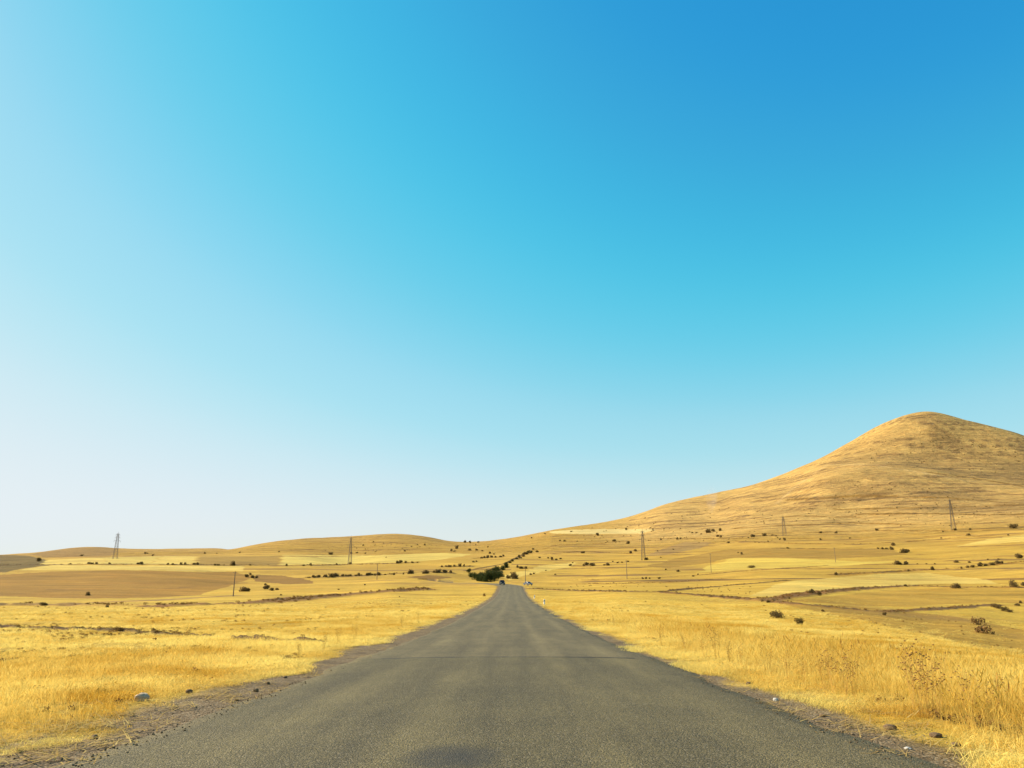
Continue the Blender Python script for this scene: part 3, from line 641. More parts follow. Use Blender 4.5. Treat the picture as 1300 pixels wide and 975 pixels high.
    s = .005 + .016 * rng.uniform(0, 1, len(x)) ** 3
    m4 = leafmat('loose_gravel', (.20, .145, .085), (.09, .062, .036), .0, True, 2.0)
    scatter('gravel', co, fa, np.zeros(len(co)), p, rot, np.repeat(s[:, None], 3, 1), rng.uniform(-.3, .7, len(x)), m4, 'loose grey gravel along the asphalt edges', 'gravel')
grass_layers()
# ------------------------------------------------------------------ bushes
LEAF = {}
M_BUSH = leafmat('bush_leaves', (.125, .088, .034), (.20, .130, .055), .3); M_BUSH2 = leafmat('brown_brush', (.17, .095, .035), (.28, .165, .06), .2)
M_TREE = leafmat('tree_leaves', (.038, .050, .016), (.075, .085, .026), .25); M_TREE2 = leafmat('willow_leaves', (.085, .105, .045), (.12, .13, .06), .25)
M_WOOD = plain('bark', (.10, .07, .045), .9, var=.35, scale=3)
rb = np.random.default_rng(23)
def leaf_meshes(name, n, count, mat, **kw):
    r = []
    for _ in range(count):
        co, fa = leaf_cloud(n, rb, **kw); me = mesh_np(name, co, fa, False); me.materials.append(mat); r.append(me)
    return r
BUSH = leaf_meshes('foliage', 420, 7, M_BUSH, leaf=.15, flat=.8); BUSHF = leaf_meshes('foliage', 900, 4, M_BUSH, leaf=.085, flat=.85, lumps=9)
BRUSH = leaf_meshes('foliage', 380, 4, M_BUSH2, leaf=.11, flat=.7); DOT = leaf_meshes('foliage', 110, 5, M_BUSH, leaf=.28, flat=.75)
def stem_mesh():
    bm = bmesh.new()
    for k in range(5):
        a = k * 1.256; top = Vector((.22 * math.cos(a), .22 * math.sin(a), .45)); base = Vector((.03 * math.cos(a), .03 * math.sin(a), -.08))
        prev = None
        for t, r in ((0, .022), (.5, .015), (1, .006)):
            c = base.lerp(top, t) + Vector((0, 0, .05 * math.sin(t * 3.1))); ring = [bm.verts.new(c + Vector((r * math.cos(q * 1.571), r * math.sin(q * 1.571), 0))) for q in range(4)]
            if prev:
                for q in range(4): bm.faces.new((prev[q], prev[(q + 1) % 4], ring[(q + 1) % 4], ring[q]))
            prev = ring
    me = bpy.data.meshes.new('stem'); bm.to_mesh(me); bm.free(); me.materials.append(M_WOOD); return me
STEM = stem_mesh()
def bush(u, v, px, label, group, kind='bush', flat=1.0, cat='bush', name='bush'):
    x, y, z, d = ground_at(u, v); w = px * d / 1000.0
    rz = random.uniform(0, 6.28)
    big = px >= 6
    src = {'bush': (BUSHF if px >= 9 else BUSH if px >= 3.4 else DOT), 'brush': BRUSH}[kind]
    if big:
        o = bpy.data.objects.new(name, None); COL.objects.link(o); o.empty_display_size = .3
        f = link('foliage', random.choice(src), None, o); link('stem', STEM, None, o)
    else: o = link(name, random.choice(src))
    o.location = (x, y, z - .03 * w); o.rotation_euler = (0, 0, rz); o.scale = (w * random.uniform(.8, 1.4), w * random.uniform(.8, 1.2), w * random.uniform(.85, 1.4) * flat)
    return tag(o, label, cat, group)
def bushes(lst, label, group=None, **kw):
    for q in lst: bush(q[0], q[1], q[2] if len(q) > 2 else 3, label, group, **kw)
# ones that can be told apart
bush(987, 785, 13, 'round leafy bush on the golden slope right of the road, upper of a pair', None)
bush(1015, 793.5, 15, 'wide low bush on the golden slope right of the road, lower of a pair', None, flat=.75)
bush(1123, 781, 6, 'small dark bush casting a shadow in the brown hollow', None)
bush(1213, 747, 12, 'large dark bush on the rusty ditch line between pale and ochre fields', None, flat=.85)
bush(111, 756, 7.5, 'lone round bush at the lower edge of the big brown ploughed field', None)
bush(55, 769, 8, 'low flat bush at the rim of the golden grass below the ploughed field', None, flat=.6)
bush(615, 757, 4.5, 'small brown bush standing on the left verge short of the crest', None, kind='brush', flat=1.6)
bush(1287, 671, 10, 'large dark bush on the mountain foot right of the lattice towers', None, flat=.8)
bush(954, 721, 9, 'wide dark bush alone in the pale yellow field', None, flat=.6)
bush(49, 713, 6, 'dark round bush below the olive hill at the valley edge', None)
bush(1241, 793, 14, 'brown dead brush in the hollow beyond the golden slope, upper of two', None, kind='brush')
bush(1250, 804, 17, 'brown dead brush in the hollow beyond the golden slope, lower of two', None, kind='brush')
bushes([(1262, 771, 9), (1268, 773, 9), (1275, 776, 10), (1282, 777.5, 8), (1292, 769, 7)], 'dark bush in the dug hollow with a pale rim', 'bushes in the dug hollow', flat=.7)
bushes([(338, 748, 8), (345, 750, 7), (352, 749, 5), (337, 743, 4)], 'dark bush in the clump beside the bare brown bank', 'clump beside the bare bank')
bushes([(308, 751, 8), (314, 751, 6)], 'dark bush in the pair beside the wooden pole at the ploughed field', 'pair beside the pole')
bushes([(313, 733, 6), (320, 734, 7), (326, 734, 5), (318, 730, 4)], 'dark bush at the right end of the big brown ploughed field', 'bushes at the end of the ploughed field')
bushes([(89, 716.5, 2.5), (113, 716, 3), (117, 716, 3), (123, 716, 3.4), (139, 716, 2.6), (175, 716.5, 4), (180, 716.5, 5), (213, 717, 3), (219, 717, 3.5), (230, 717, 5), (235, 717, 4), (246, 717, 4), (251, 717, 4), (273, 718, 3), (277, 718, 3), (284, 718, 2), (295, 718, 7), (318, 718, 3)], 'dark hedge bush on the boundary below the pale stubble fields', 'hedge bushes below the pale fields')
bushes([(364, 718.5, 3.6), (385, 718.5, 4), (394, 718, 4), (427, 717, 4), (444, 716, 4), (504, 715.5, 5), (508, 715, 5), (515, 715, 4), (524, 715, 4), (530, 714.5, 2.5)], 'dark hedge bush on the boundary above the ochre meadow', 'hedge bushes above the ochre meadow')
hl_ = [(x, 733.5 - (x - 390) * .036 + random.uniform(-.4, .4), random.choice((2.6, 3.5, 4.5, 5, 6.5, 7))) for x in (391, 393, 398, 401, 404, 411, 414, 420, 424, 427, 435, 439, 442, 445, 452, 455, 459, 466, 468, 473, 476, 481, 489, 497, 500, 512, 519, 523, 537, 540, 543, 551, 554, 556, 564, 566, 572)]
bushes(hl_, 'dark hedge bush in the long row below the ochre meadow', 'long hedge row below the meadow')
bushes([(561, 720, 4), (566, 719.5, 4), (571, 720, 5), (577, 719.5, 4), (583, 719.5, 5), (589, 719.5, 4), (596, 719.5, 3)], 'dark bush in the short hedge left of the gully wood', 'short hedge left of the gully')
bushes([(611, 709, 4), (615, 708.5, 4), (619, 708.5, 5), (624, 708, 5), (629, 708, 4), (635, 707.5, 4), (601, 714, 4), (605, 713.5, 4)], 'dark bush in the upper hedge above the gully wood', 'upper hedge above the gully')
bushes([(580, 697, 6), (573, 700, 4), (577, 700.5, 3), (590, 689, 5), (597, 689.5, 4), (607, 689, 3.5), (596, 699, 5), (605, 699, 5), (612, 700, 3), (619, 695, 3), (622, 703, 4), (627, 704, 3), (639, 706.5, 4), (604, 692, 2)], 'dark bush on the saddle between low hill and mountain foot', 'bushes on the saddle')
bushes([(104, 706), (184, 703, 2.5), (187, 703, 2), (194, 706, 3), (304, 702, 3), (260, 703, 2.5), (275, 703, 2)], 'tiny dark bush on the land below the far left hills', 'tiny bushes below the far hills')
bushes([(419, 704, 5), (461, 693, 2.6), (474, 688.5, 2.6), (539, 692.5, 3), (514, 700, 2.8), (446, 703, 3.6), (453, 702.5, 3), (464, 697.5, 2), (477, 701, 2.2), (490, 708, 2), (464, 703, 2.4), (354, 701, 3), (530, 692, 2)], 'tiny dark bush on the slope of the central dome hill', 'bushes on the dome hill')
bushes([(507, 758, 2.6), (357, 756, 2.4), (136, 771, 4.5), (430, 749, 2.5), (463, 743, 2.4)], 'tiny dark bush in the golden grass left of the road', 'tiny bushes in the left grass')
bushes([(759, 680, 5), (725, 675.5, 3), (795, 673, 4), (829, 672.5, 3), (692, 678.5, 3), (675, 683.5, 2.6), (711, 687, 2.6), (717, 687.5, 3.4), (780, 687.5, 4.5), (797, 690.5, 6), (839, 685.5, 3), (860, 685, 4), (864, 684.5, 3), (879, 677, 3), (740, 702.5, 5), (801, 702.5, 4.4), (807, 700, 4.4), (771, 688, 2)], 'dark bush dotted over the gentle slope under the mountain', 'bushes dotted under the mountain')
bushes([(677, 698, 4), (682, 701, 4.5), (668, 704, 6), (673, 702.5, 6), (661, 709, 5), (665, 707, 5), (685, 708.5, 3), (696, 709, 3), (701, 711, 5), (706, 711, 4), (712, 710, 4), (724, 718.5, 5), (727, 715, 2.4), (741, 718.5, 4), (745, 717.5, 6), (753, 718.5, 7), (767, 718, 4), (772, 718, 6), (778, 713.5, 2.4), (784, 715, 3), (790, 714.5, 3.4), (797, 713.5, 3.4), (662, 722, 7), (657, 721, 5), (667, 722, 5), (705, 730, 3.4), (674, 730, 4), (678, 729, 3), (693, 725, 2.5)], 'dark bush scattered above the pale wedge field right of the gully', 'bushes right of the gully')
bushes([(820, 711, 6), (839, 708, 2.6), (845, 724, 3), (861, 726, 5.6), (837, 735, 3.6), (820, 735, 4), (816, 735, 3), (825, 735, 3), (880, 732, 3), (942, 704, 4), (937, 702, 2.4), (886, 730, 2.4), (835, 700, 2.2), (855, 698, 2)], 'dark bush near the slim poles on the plain right of the road', 'bushes near the slim poles')
bushes([(900, 676.5, 7), (906, 675, 5), (914, 674, 5), (911, 681.5, 4), (915, 682.5, 4.5), (956, 682, 5), (970, 680.5, 4.5), (925, 689.5, 4), (950, 683, 2.2), (980, 680, 2.5), (985, 681, 2.5), (996, 686, 4.5), (990, 685.5, 2.6), (884, 677, 3), (890, 678.5, 2.5), (1000, 696.5, 3.6), (975, 688, 2.2)], 'dark bush on the first rise beside the short wide pylon', 'bushes beside the short pylon')
bushes([(1041, 677, 4), (1061, 677, 4), (1114, 673.5, 5), (1042, 685.5, 3.6), (1197, 675.5, 2.6), (1232, 673, 3.4), (1229, 680, 5), (1120, 697.5, 4), (1126, 697.5, 4), (1115, 697, 3), (1147, 702, 8), (1152, 701, 5), (1133, 698, 5), (1134, 693, 5), (1079, 684, 2.4), (1195, 683.5, 2.2), (1280, 680, 2.4), (1213, 673.5, 4)], 'dark bush on the terraced fields at the mountain foot', 'bushes on the terraced fields')
bushes([(1138, 717, 7), (1143, 717, 6), (1151, 717, 6), (1214, 714.5, 5.6), (1231, 714.5, 3.6), (1165, 716.5, 2.4), (1176, 716.5, 2.2), (1187, 716.5, 2.4), (1153, 725.5, 4.5), (1184, 724, 5.6), (1221, 722, 3.4), (1229, 721, 3.6), (1235, 720.5, 4.4), (1244, 719, 6.5), (1251, 718.5, 4), (1259, 717.5, 5), (1267, 716, 6), (1272, 716, 4), (1294, 709, 6.5), (1254, 711, 2.2), (1268, 710.5, 2.4), (1061, 730, 4.4)], 'dark bush along the brown bank above the pale right field', 'bushes along the brown bank')
bushes([(1030, 753, 7), (1040, 756, 6), (1045, 776.5, 4), (1287, 745, 9), (1300, 744, 8), (1150, 744.5, 4), (968, 764, 4), (975, 765, 5), (1002, 760, 3), (1296, 766, 4)], 'dark bush growing in the rusty ditch crossing the right fields', 'bushes in the rusty ditch')
def scrub():
    """shrubs too small and too many to tell apart on the mountain's flanks"""
    rs = np.random.default_rng(77); co = []; fa = []; base = [leaf_cloud(26, rs, leaf=.42, flat=.75) for _ in range(6)]; nv = 0
    for n, lo, hi, poly in [(110, 1.2, 2.4, [(720, 676), (830, 655), (960, 640), (990, 655), (990, 690), (860, 690), (730, 690)]), (170, 1.0, 2.2, [(1000, 665), (1010, 640), (1100, 605), (1290, 640), (1298, 668), (1150, 668)]),
                            (130, 1.0, 2.0, [(1080, 586), (1130, 555), (1200, 545), (1295, 575), (1295, 612), (1180, 596)]), (60, 1.2, 2.2, [(700, 745), (800, 738), (960, 745), (960, 757), (840, 748)]), (45, 1.0, 1.8, [(340, 700), (480, 690), (560, 690), (560, 700)])]:
        us = [p[0] for p in poly]; vs = [p[1] for p in poly]; k = 0
        while k < n:
            u, v = rs.uniform(min(us), max(us)), rs.uniform(min(vs), max(vs))
            if not inpoly(np.array([u]), np.array([v]), poly)[0]: continue
            x, y, z, d = ground_at(u, v); w = rs.uniform(lo, hi) * d / 1000; c, f = base[k % 6]; a = rs.uniform(0, 6.28)
            co.append(np.stack([(c[:, 0] * math.cos(a) - c[:, 1] * math.sin(a)) * w + x, (c[:, 0] * math.sin(a) + c[:, 1] * math.cos(a)) * w + y, c[:, 2] * w * .85 + z - .03], 1)); fa.append(f + nv); nv += len(c); k += 1
    o = link('scrub', mesh_np('scrub', np.concatenate(co), np.concatenate(fa), False), M_BUSH); tag(o, 'tiny dark shrubs speckling the flanks of the mountain and hill', 'scrub', kind='stuff')
scrub()
# ------------------------------------------------------------------ trees in the gully
def trunk_mesh():
    bm = bmesh.new()
    def limb(p, q, r0, r1):
        prev = None
        for t in (0, .5, 1):
            c = p.lerp(q, t); r = r0 + (r1 - r0) * t; ring = [bm.verts.new(c + Vector((r * math.cos(k * 1.047), r * math.sin(k * 1.047), 0))) for k in range(6)]
            if prev:
                for k in range(6): bm.faces.new((prev[k], prev[(k + 1) % 6], ring[(k + 1) % 6], ring[k]))
            prev = ring
    limb(Vector((0, 0, -.1)), Vector((.02, 0, .45)), .05, .032)
    for k in range(5):
        a = k * 1.3; limb(Vector((.02, 0, .3 + .04 * k)), Vector((.28 * math.cos(a), .28 * math.sin(a), .65 + .05 * k)), .022, .006)
    me = bpy.data.meshes.new('trunk'); bm.to_mesh(me); bm.free(); me.materials.append(M_WOOD); return me
TRUNK = trunk_mesh()
CROWN = leaf_meshes('crown', 1500, 4, M_TREE, leaf=.085, flat=.95, base=.02, lumps=11); CROWN2 = leaf_meshes('crown', 1500, 2, M_TREE2, leaf=.08, flat=.95, base=.02, lumps=9)
def tree(u, v, hp, wp, label, group=None, pale=False):
    x, y, z, d = ground_at(u, v); o = bpy.data.objects.new('tree', None); COL.objects.link(o); tag(o, label, 'tree', group)
    o.location = (x, y, z); o.rotation_euler = (0, 0, random.uniform(0, 6.28)); o.scale = (wp * d / 1000,) * 2 + (hp * d / 1000,)
    link('crown', random.choice(CROWN2 if pale else CROWN), None, o); link('trunk', TRUNK, None, o)
for q in [(598, 733, 9, 8), (603, 736, 12, 10), (608, 738, 14, 11), (613, 738.5, 16, 12), (618, 738.8, 17, 12), (623, 738.8, 18, 12), (628, 737.5, 17, 11), (632, 734, 14, 10), (626, 731, 14, 11), (620, 732, 14, 11), (631, 727, 11, 10), (638, 724, 9, 8), (611, 733, 10, 10), (642, 721, 9, 8)]:
    tree(*q, 'dark green tree packed in the gully wood beside the road bend', 'dark trees of the gully wood')
tree(635.5, 732.5, 12, 10, 'pale grey green willow at the right edge of the gully wood', None, True)
tree(595, 727, 7, 6, 'small dark tree standing at the left tip of the gully wood')
for q in [(643, 718, 6.5, 6), (647, 715, 4, 5), (650.5, 713, 5, 4), (656, 710, 3, 5), (659, 707, 4, 3.4), (666, 704, 3.4, 8), (671, 702, 4.5, 6), (675, 701, 3, 4)]:
    tree(*q, 'small dark tree in the chain climbing the upper gully', 'chain of trees up the gully')
bushes([(646, 734.5, 8), (651, 735, 9), (656, 735, 8), (652, 731, 6)], 'reddish green shrub in the thicket right of the gully wood', 'thicket right of the gully wood', kind='bush')

# ------------------------------------------------------------------ pylons and poles
M_STEEL = plain('weathered_steel', (.15, .12, .10), .6, .3, .2, 2); M_POLE = plain('weathered_pole', (.17, .12, .085), .85, var=.3, scale=3); M_GLASS = plain('insulator_glass', (.12, .16, .14), .2, var=.1)
def bar(bm, p, q, r, n=4):
    p = Vector(p); q = Vector(q); ax = (q - p).normalized(); s_ = ax.orthogonal().normalized(); t_ = ax.cross(s_)
    r1 = [bm.verts.new(p + (s_ * math.cos(k * 6.2832 / n) + t_ * math.sin(k * 6.2832 / n)) * r) for k in range(n)]; r2 = [bm.verts.new(q + (s_ * math.cos(k * 6.2832 / n) + t_ * math.sin(k * 6.2832 / n)) * r) for k in range(n)]
    for k in range(n): bm.faces.new((r1[k], r1[(k + 1) % n], r2[(k + 1) % n], r2[k]))
    bm.faces.new(r1[::-1]); bm.faces.new(r2)
def done(bm, name, mat, parent):
    me = bpy.data.meshes.new(name); bm.normal_update(); bm.to_mesh(me); bm.free(); return link(name, me, mat, parent)
def pylon(u, vt, vb, label, wide=1.0):
    x, y, z, d = ground_at(u, vb); H = (vb - vt) * d / 1043.0
    o = bpy.data.objects.new('lattice_pylon', None); COL.objects.link(o); o.location = (x, y, z); o.rotation_euler = (0, 0, -math.atan2(x, y) + .25); tag(o, label, 'pylon', 'pylons of the power line')
    b = H * .062 * wide; tpr = lambda t: b * (1 - t) ** 1.0 * (1 if t < .6 else 1) + .35 * wide * t + .0
    th = H * .0043
    for sx in (-1, 1):
        for sy in (-1, 1):
            bm = bmesh.new()
            for k in range(6):
                t0, t1 = k / 6 * .94, (k + 1) / 6 * .94
                bar(bm, (sx * tpr(t0), sy * tpr(t0), H * t0 - (.5 if k == 0 else 0)), (sx * tpr(t1), sy * tpr(t1), H * t1), th)
            done(bm, 'leg', M_STEEL, o)
    for face in range(4):
        bm = bmesh.new(); ca, sa = math.cos(face * math.pi / 2), math.sin(face * math.pi / 2)
        P = lambda s_, t: (ca * s_ * tpr(t) - sa * tpr(t), sa * s_ * tpr(t) + ca * tpr(t), H * t)
        tt = [0, .17, .32, .45, .56, .66, .75, .83, .9]
        for t0, t1 in zip(tt[:-1], tt[1:]):
            bar(bm, P(-1, t0), P(1, t1), th * .6); bar(bm, P(1, t0), P(-1, t1), th * .6); bar(bm, P(-1, t1), P(1, t1), th * .6)
        done(bm, 'brace', M_STEEL, o)
    for t, L in ((.66, .115), (.79, .085), (.66, -.115), (.79, -.085), (.9, .07), (.9, -.07)):
        bm = bmesh.new(); tip = (L * H, 0, H * t)
        for sy in (-1, 1):
            bar(bm, (math.copysign(tpr(t), L), sy * tpr(t), H * t), tip, th * .7)
        bar(bm, (math.copysign(tpr(t), L) * .7, 0, H * (t + .04)), tip, th * .7)
        arm = done(bm, 'crossarm', M_STEEL, o)
        bm = bmesh.new()
        for k in range(5): bar(bm, (L * H, 0, H * t - .15 - k * .22), (L * H, 0, H * t - .3 - k * .22), .12, 8)
        done(bm, 'insulator', M_GLASS, arm)
    bm = bmesh.new(); bar(bm, (0, 0, H * .88), (0, 0, H), th); done(bm, 'peak', M_STEEL, o)
    bm = bmesh.new()
    for sx in (-1, 1):
        for sy in (-1, 1): bar(bm, (sx * b, sy * b, -.8), (sx * b, sy * b, .35), .45, 4)
    done(bm, 'footing', M_POLE, o)
pylon(146, 678, 709, 'tall lattice pylon standing on the pale fields below the far left hills', 1.25)
pylon(444, 680, 716, 'slender lattice pylon in front of the central dome hill')
pylon(817, 671, 711, 'slender lattice pylon among bushes on the gentle slope left of the mountain')
pylon(996, 655, 680, 'short wide lattice pylon on the rise at the mountain foot', 1.6)
pylon(1211, 636, 673, 'tall thin lattice pylon in front of the terraced mountain flank')
def pole(u, vt, vb, label, arm=True):
    x, y, z, d = ground_at(u, vb); H = (vb - vt) * d / 1043.0
    o = bpy.data.objects.new('utility_pole', None); COL.objects.link(o); o.location = (x, y, z); o.rotation_euler = (0, 0, random.uniform(-.3, .3)); tag(o, label, 'utility pole', 'utility poles on the plain')
    bm = bmesh.new(); prev = None
    for t, r in ((-.06, .16), (.5, .13), (1, .10)):
        ring = [bm.verts.new((r * math.cos(k * .785), r * math.sin(k * .785), H * t)) for k in range(8)]
        if prev:
            for k in range(8): bm.faces.new((prev[k], prev[(k + 1) % 8], ring[(k + 1) % 8], ring[k]))
        prev = ring
    bm.faces.new(prev); done(bm, 'shaft', M_POLE, o)
    bm = bmesh.new(); bar(bm, (-.55, -.12, H * .94), (.55, -.12, H * .94), .05); arm_ = done(bm, 'crossarm', M_POLE, o)
    for sx in (-.5, 0, .5):
        bm = bmesh.new(); bar(bm, (sx, -.12, H * .94), (sx, -.12, H * .94 + .22), .045, 8); done(bm, 'insulator', M_GLASS, arm_)
pole(296, 727, 757, 'tall wooden pole at the lower right corner of the brown ploughed field')
pole(478.5, 716, 736, 'wooden pole at the long hedge row below the ochre meadow')
pole(667, 721, 739, 'thin pole beside the road just beyond the crest')
pole(796, 711, 735, 'wooden pole on the plain below the slender pylon')
pole(903, 703, 727, 'wooden pole at the left tip of the pale yellow field')
pole(1061, 696, 714, 'faint wooden pole at the upper edge of the pale yellow field')

# ------------------------------------------------------------------ vehicles on the crest
M_TYRE = plain('tyre_rubber', (.02, .02, .02), .9, var=.2); M_RIM = plain('wheel_rim', (.35, .35, .36), .35, .8, .1); M_WIN = plain('car_glass', (.02, .025, .03), .08, var=.05, spec=.6)
M_LAMP = plain('headlight_glass', (.75, .75, .7), .15, var=.05, spec=.6); M_BLACKTRIM = plain('black_trim', (.025, .025, .028), .6); M_RED = plain('tail_light', (.35, .02, .015), .25); M_PLATE = plain('number_plate', (.7, .7, .68), .5, var=.05)
def car(loc, rz, paint, label, boxy=True):
    o = bpy.data.objects.new('car', None); COL.objects.link(o); o.location = loc; o.rotation_euler = (0, 0, rz); tag(o, label, 'car')
    w = .86; L = 2.05
    if boxy: prof = [(-L, .42), (-L, .95), (-1.92, 1.02), (-1.0, 1.08), (1.95, 1.05), (L, .95), (L, .42)]; cab = [(-1.0, 1.08), (-.55, 1.78), (1.75, 1.80), (1.97, 1.06)]
    else: prof = [(-L, .38), (-L, .72), (-1.9, .80), (-.95, .92), (1.3, .94), (L, .86), (L, .38)]; cab = [(-.95, .92), (-.25, 1.38), (.85, 1.40), (1.5, .93)]
    def extr(pts, w0, w1, name, mat, bev=.05):
        bm = bmesh.new(); zmin = min(p[1] for p in pts); zmax = max(p[1] for p in pts); a = []; b = []
        for yy, zz in pts:
            k = w0 + (w1 - w0) * (zz - zmin) / (zmax - zmin + 1e-6); a.append(bm.verts.new((-k, yy, zz))); b.append(bm.verts.new((k, yy, zz)))
        bm.faces.new(a); bm.faces.new(b[::-1]); n = len(a)
        for k in range(n): bm.faces.new((a[k], b[k], b[(k + 1) % n], a[(k + 1) % n]))
        bmesh.ops.recalc_face_normals(bm, faces=bm.faces); bmesh.ops.bevel(bm, geom=list(bm.edges), offset=bev, segments=2, affect='EDGES', profile=.6)
        return done(bm, name, mat, o)
    body = extr(prof, w, w * .98, 'body', paint, .06); cabin = extr(cab, w * .95, w * .80, 'cabin', paint, .05)
    zt = cab[1][1]; zb = cab[0][1]
    def quad(pts, name, mat, par):
        bm = bmesh.new(); bm.faces.new([bm.verts.new(p) for p in pts]); g = bmesh.ops.extrude_face_region(bm, geom=list(bm.faces)); nrm = (Vector(pts[1]) - Vector(pts[0])).cross(Vector(pts[2]) - Vector(pts[0])).normalized()
        for v in g['geom']:
            if isinstance(v, bmesh.types.BMVert): v.co += nrm * .012
        bmesh.ops.recalc_face_normals(bm, faces=bm.faces); return done(bm, name, mat, par)
    for s_, nm in ((0, 'windscreen'), (1, 'rear_window')):
        (y0, z0), (y1, z1) = (cab[0], cab[1]) if s_ == 0 else (cab[3], cab[2]); e = -1 if s_ == 0 else 1
        p = lambda t, hx: (hx * (w * .95 + (w * .80 - w * .95) * t) * .86, y0 + (y1 - y0) * t + e * .02, z0 + (z1 - z0) * t)
        pts = [p(.12, -1), p(.12, 1), p(.88, 1), p(.88, -1)]
        quad(pts if s_ == 0 else pts[::-1], nm, M_WIN, cabin)
    for sx in (-1, 1):
        for f0, f1 in ((.10, .46), (.52, .88)):
            def q(fr, t):
                ya = cab[0][0] + (cab[3][0] - cab[0][0]) * fr; yb = cab[1][0] + (cab[2][0] - cab[1][0]) * fr
                return (sx * (w * .95 + (w * .80 - w * .95) * t + .004), ya + (yb - ya) * t, zb + (zt - zb) * t)
            pts = [q(f0, .14), q(f1, .14), q(f1, .86), q(f0, .86)]; quad(pts if sx > 0 else pts[::-1], 'side_window', M_WIN, cabin)
        for yy, nm, mt_ in ((-L, 'headlight', M_LAMP), (L, 'tail_light', M_RED)):
            e = -1 if yy < 0 else 1; zc = prof[1][1] - .16
            pts = [(sx * .80, yy + e * .004, zc - .09), (sx * .48, yy + e * .004, zc - .09), (sx * .48, yy + e * .004, zc + .09), (sx * .80, yy + e * .004, zc + .09)]
            quad(pts if sx * e > 0 else pts[::-1], nm, mt_, o)
        for yy in (-1.3, 1.3):
            wh = bpy.data.objects.new('wheel', None); COL.objects.link(wh); wh.parent = o; wh.location = (sx * .76, yy, .33)
            bm = bmesh.new(); bmesh.ops.create_cone(bm, segments=20, cap_ends=True, radius1=.33, radius2=.33, depth=.2, matrix=Matrix.Rotation(math.pi / 2, 4, 'Y')); bmesh.ops.bevel(bm, geom=[e for e in bm.edges if e.calc_length() < .15], offset=.03, segments=2, affect='EDGES'); done(bm, 'tyre', M_TYRE, wh)
            bm = bmesh.new(); bmesh.ops.create_cone(bm, segments=16, cap_ends=True, radius1=.2, radius2=.2, depth=.22, matrix=Matrix.Rotation(math.pi / 2, 4, 'Y')); done(bm, 'rim', M_RIM, wh)
        bm = bmesh.new(); bmesh.ops.create_cube(bm, size=1, matrix=Matrix.Translation((sx * (w + .09), cab[0][0] + .2, zb + .12)) @ Matrix.Diagonal((.16, .09, .13, 1))); bmesh.ops.bevel(bm, geom=list(bm.edges), offset=.02, segments=2, affect='EDGES'); done(bm, 'wing_mirror', paint, o)
    for yy in (-L, L):
        bm = bmesh.new(); bmesh.ops.create_cube(bm, size=1, matrix=Matrix.Translation((0, yy, .46)) @ Matrix.Diagonal((1.66, .16, .17, 1))); bmesh.ops.bevel(bm, geom=list(bm.edges), offset=.04, segments=2, affect='EDGES'); done(bm, 'bumper', M_BLACKTRIM, o)
    bm = bmesh.new(); bmesh.ops.create_cube(bm, size=1, matrix=Matrix.Translation((0, -L - .012, prof[1][1] - .18)) @ Matrix.Diagonal((.9, .03, .16, 1))); done(bm, 'grille', M_BLACKTRIM, o)
    bm = bmesh.new(); bmesh.ops.create_cube(bm, size=1, matrix=Matrix.Translation((0, -L - .09, .46)) @ Matrix.Diagonal((.5, .02, .11, 1))); done(bm, 'number_plate', M_PLATE, o)
    return o
yv = 300.0; xv = -3.75
car((xv, yv, float(road_z(yv)) + .045), .16, plain('dark_car_paint', (.014, .013, .013), .55, 0, .05), 'dark boxy car coming over the road crest')
yv = 304.0; xv = 6.1
car((xv, yv, float(hgt(xv, yv)) + .02), .6, plain('grey_car_paint', (.10, .11, .125), .3, 0, .04), 'small dark grey car parked by the thin pole beyond the crest', False)

# ------------------------------------------------------------------ marker posts, stones, weeds
M_WHITE = plain('white_paint', (.80, .79, .75), .7, var=.08, scale=9); M_BLACK = plain('black_band', (.03, .03, .03), .7)
def marker(u, v, label, group):
    x, y, z, d = ground_at(u, v)
    side = 4.7; x = max(x, side); z = float(hgt(x, y))
    o = bpy.data.objects.new('marker_post', None); COL.objects.link(o); o.location = (x, y, z); o.rotation_euler = (random.uniform(-.05, .05), random.uniform(-.05, .05), random.uniform(-.3, .3)); tag(o, label, 'marker post', group)
    bm = bmesh.new(); bmesh.ops.create_cube(bm, size=1, matrix=Matrix.Translation((0, 0, .30)) @ Matrix.Diagonal((.20, .16, .9, 1)))
    for vv in bm.verts:
        if vv.co.z > .5 and vv.co.y > 0: vv.co.z -= .06
    bmesh.ops.bevel(bm, geom=list(bm.edges), offset=.018, segments=2, affect='EDGES'); done(bm, 'post', M_WHITE, o)
    bm = bmesh.new(); bmesh.ops.create_cube(bm, size=1, matrix=Matrix.Translation((0, 0, .52)) @ Matrix.Diagonal((.206, .166, .13, 1))); done(bm, 'band', M_BLACK, o)
marker(678.5, 760, 'small white concrete marker post on the right verge, farther of two', 'marker posts')
marker(691, 767.5, 'small white concrete marker post on the right verge, nearer of two', 'marker posts')
M_ROCK = plain('pale_rock', (.44, .32, .20), .9, var=.3, scale=9); M_LITTER = plain('white_stone', (.40, .37, .32), .8, var=.08, scale=20); M_CLOD = plain('earth_clod', (.13, .08, .04), .95, var=.4, scale=7)
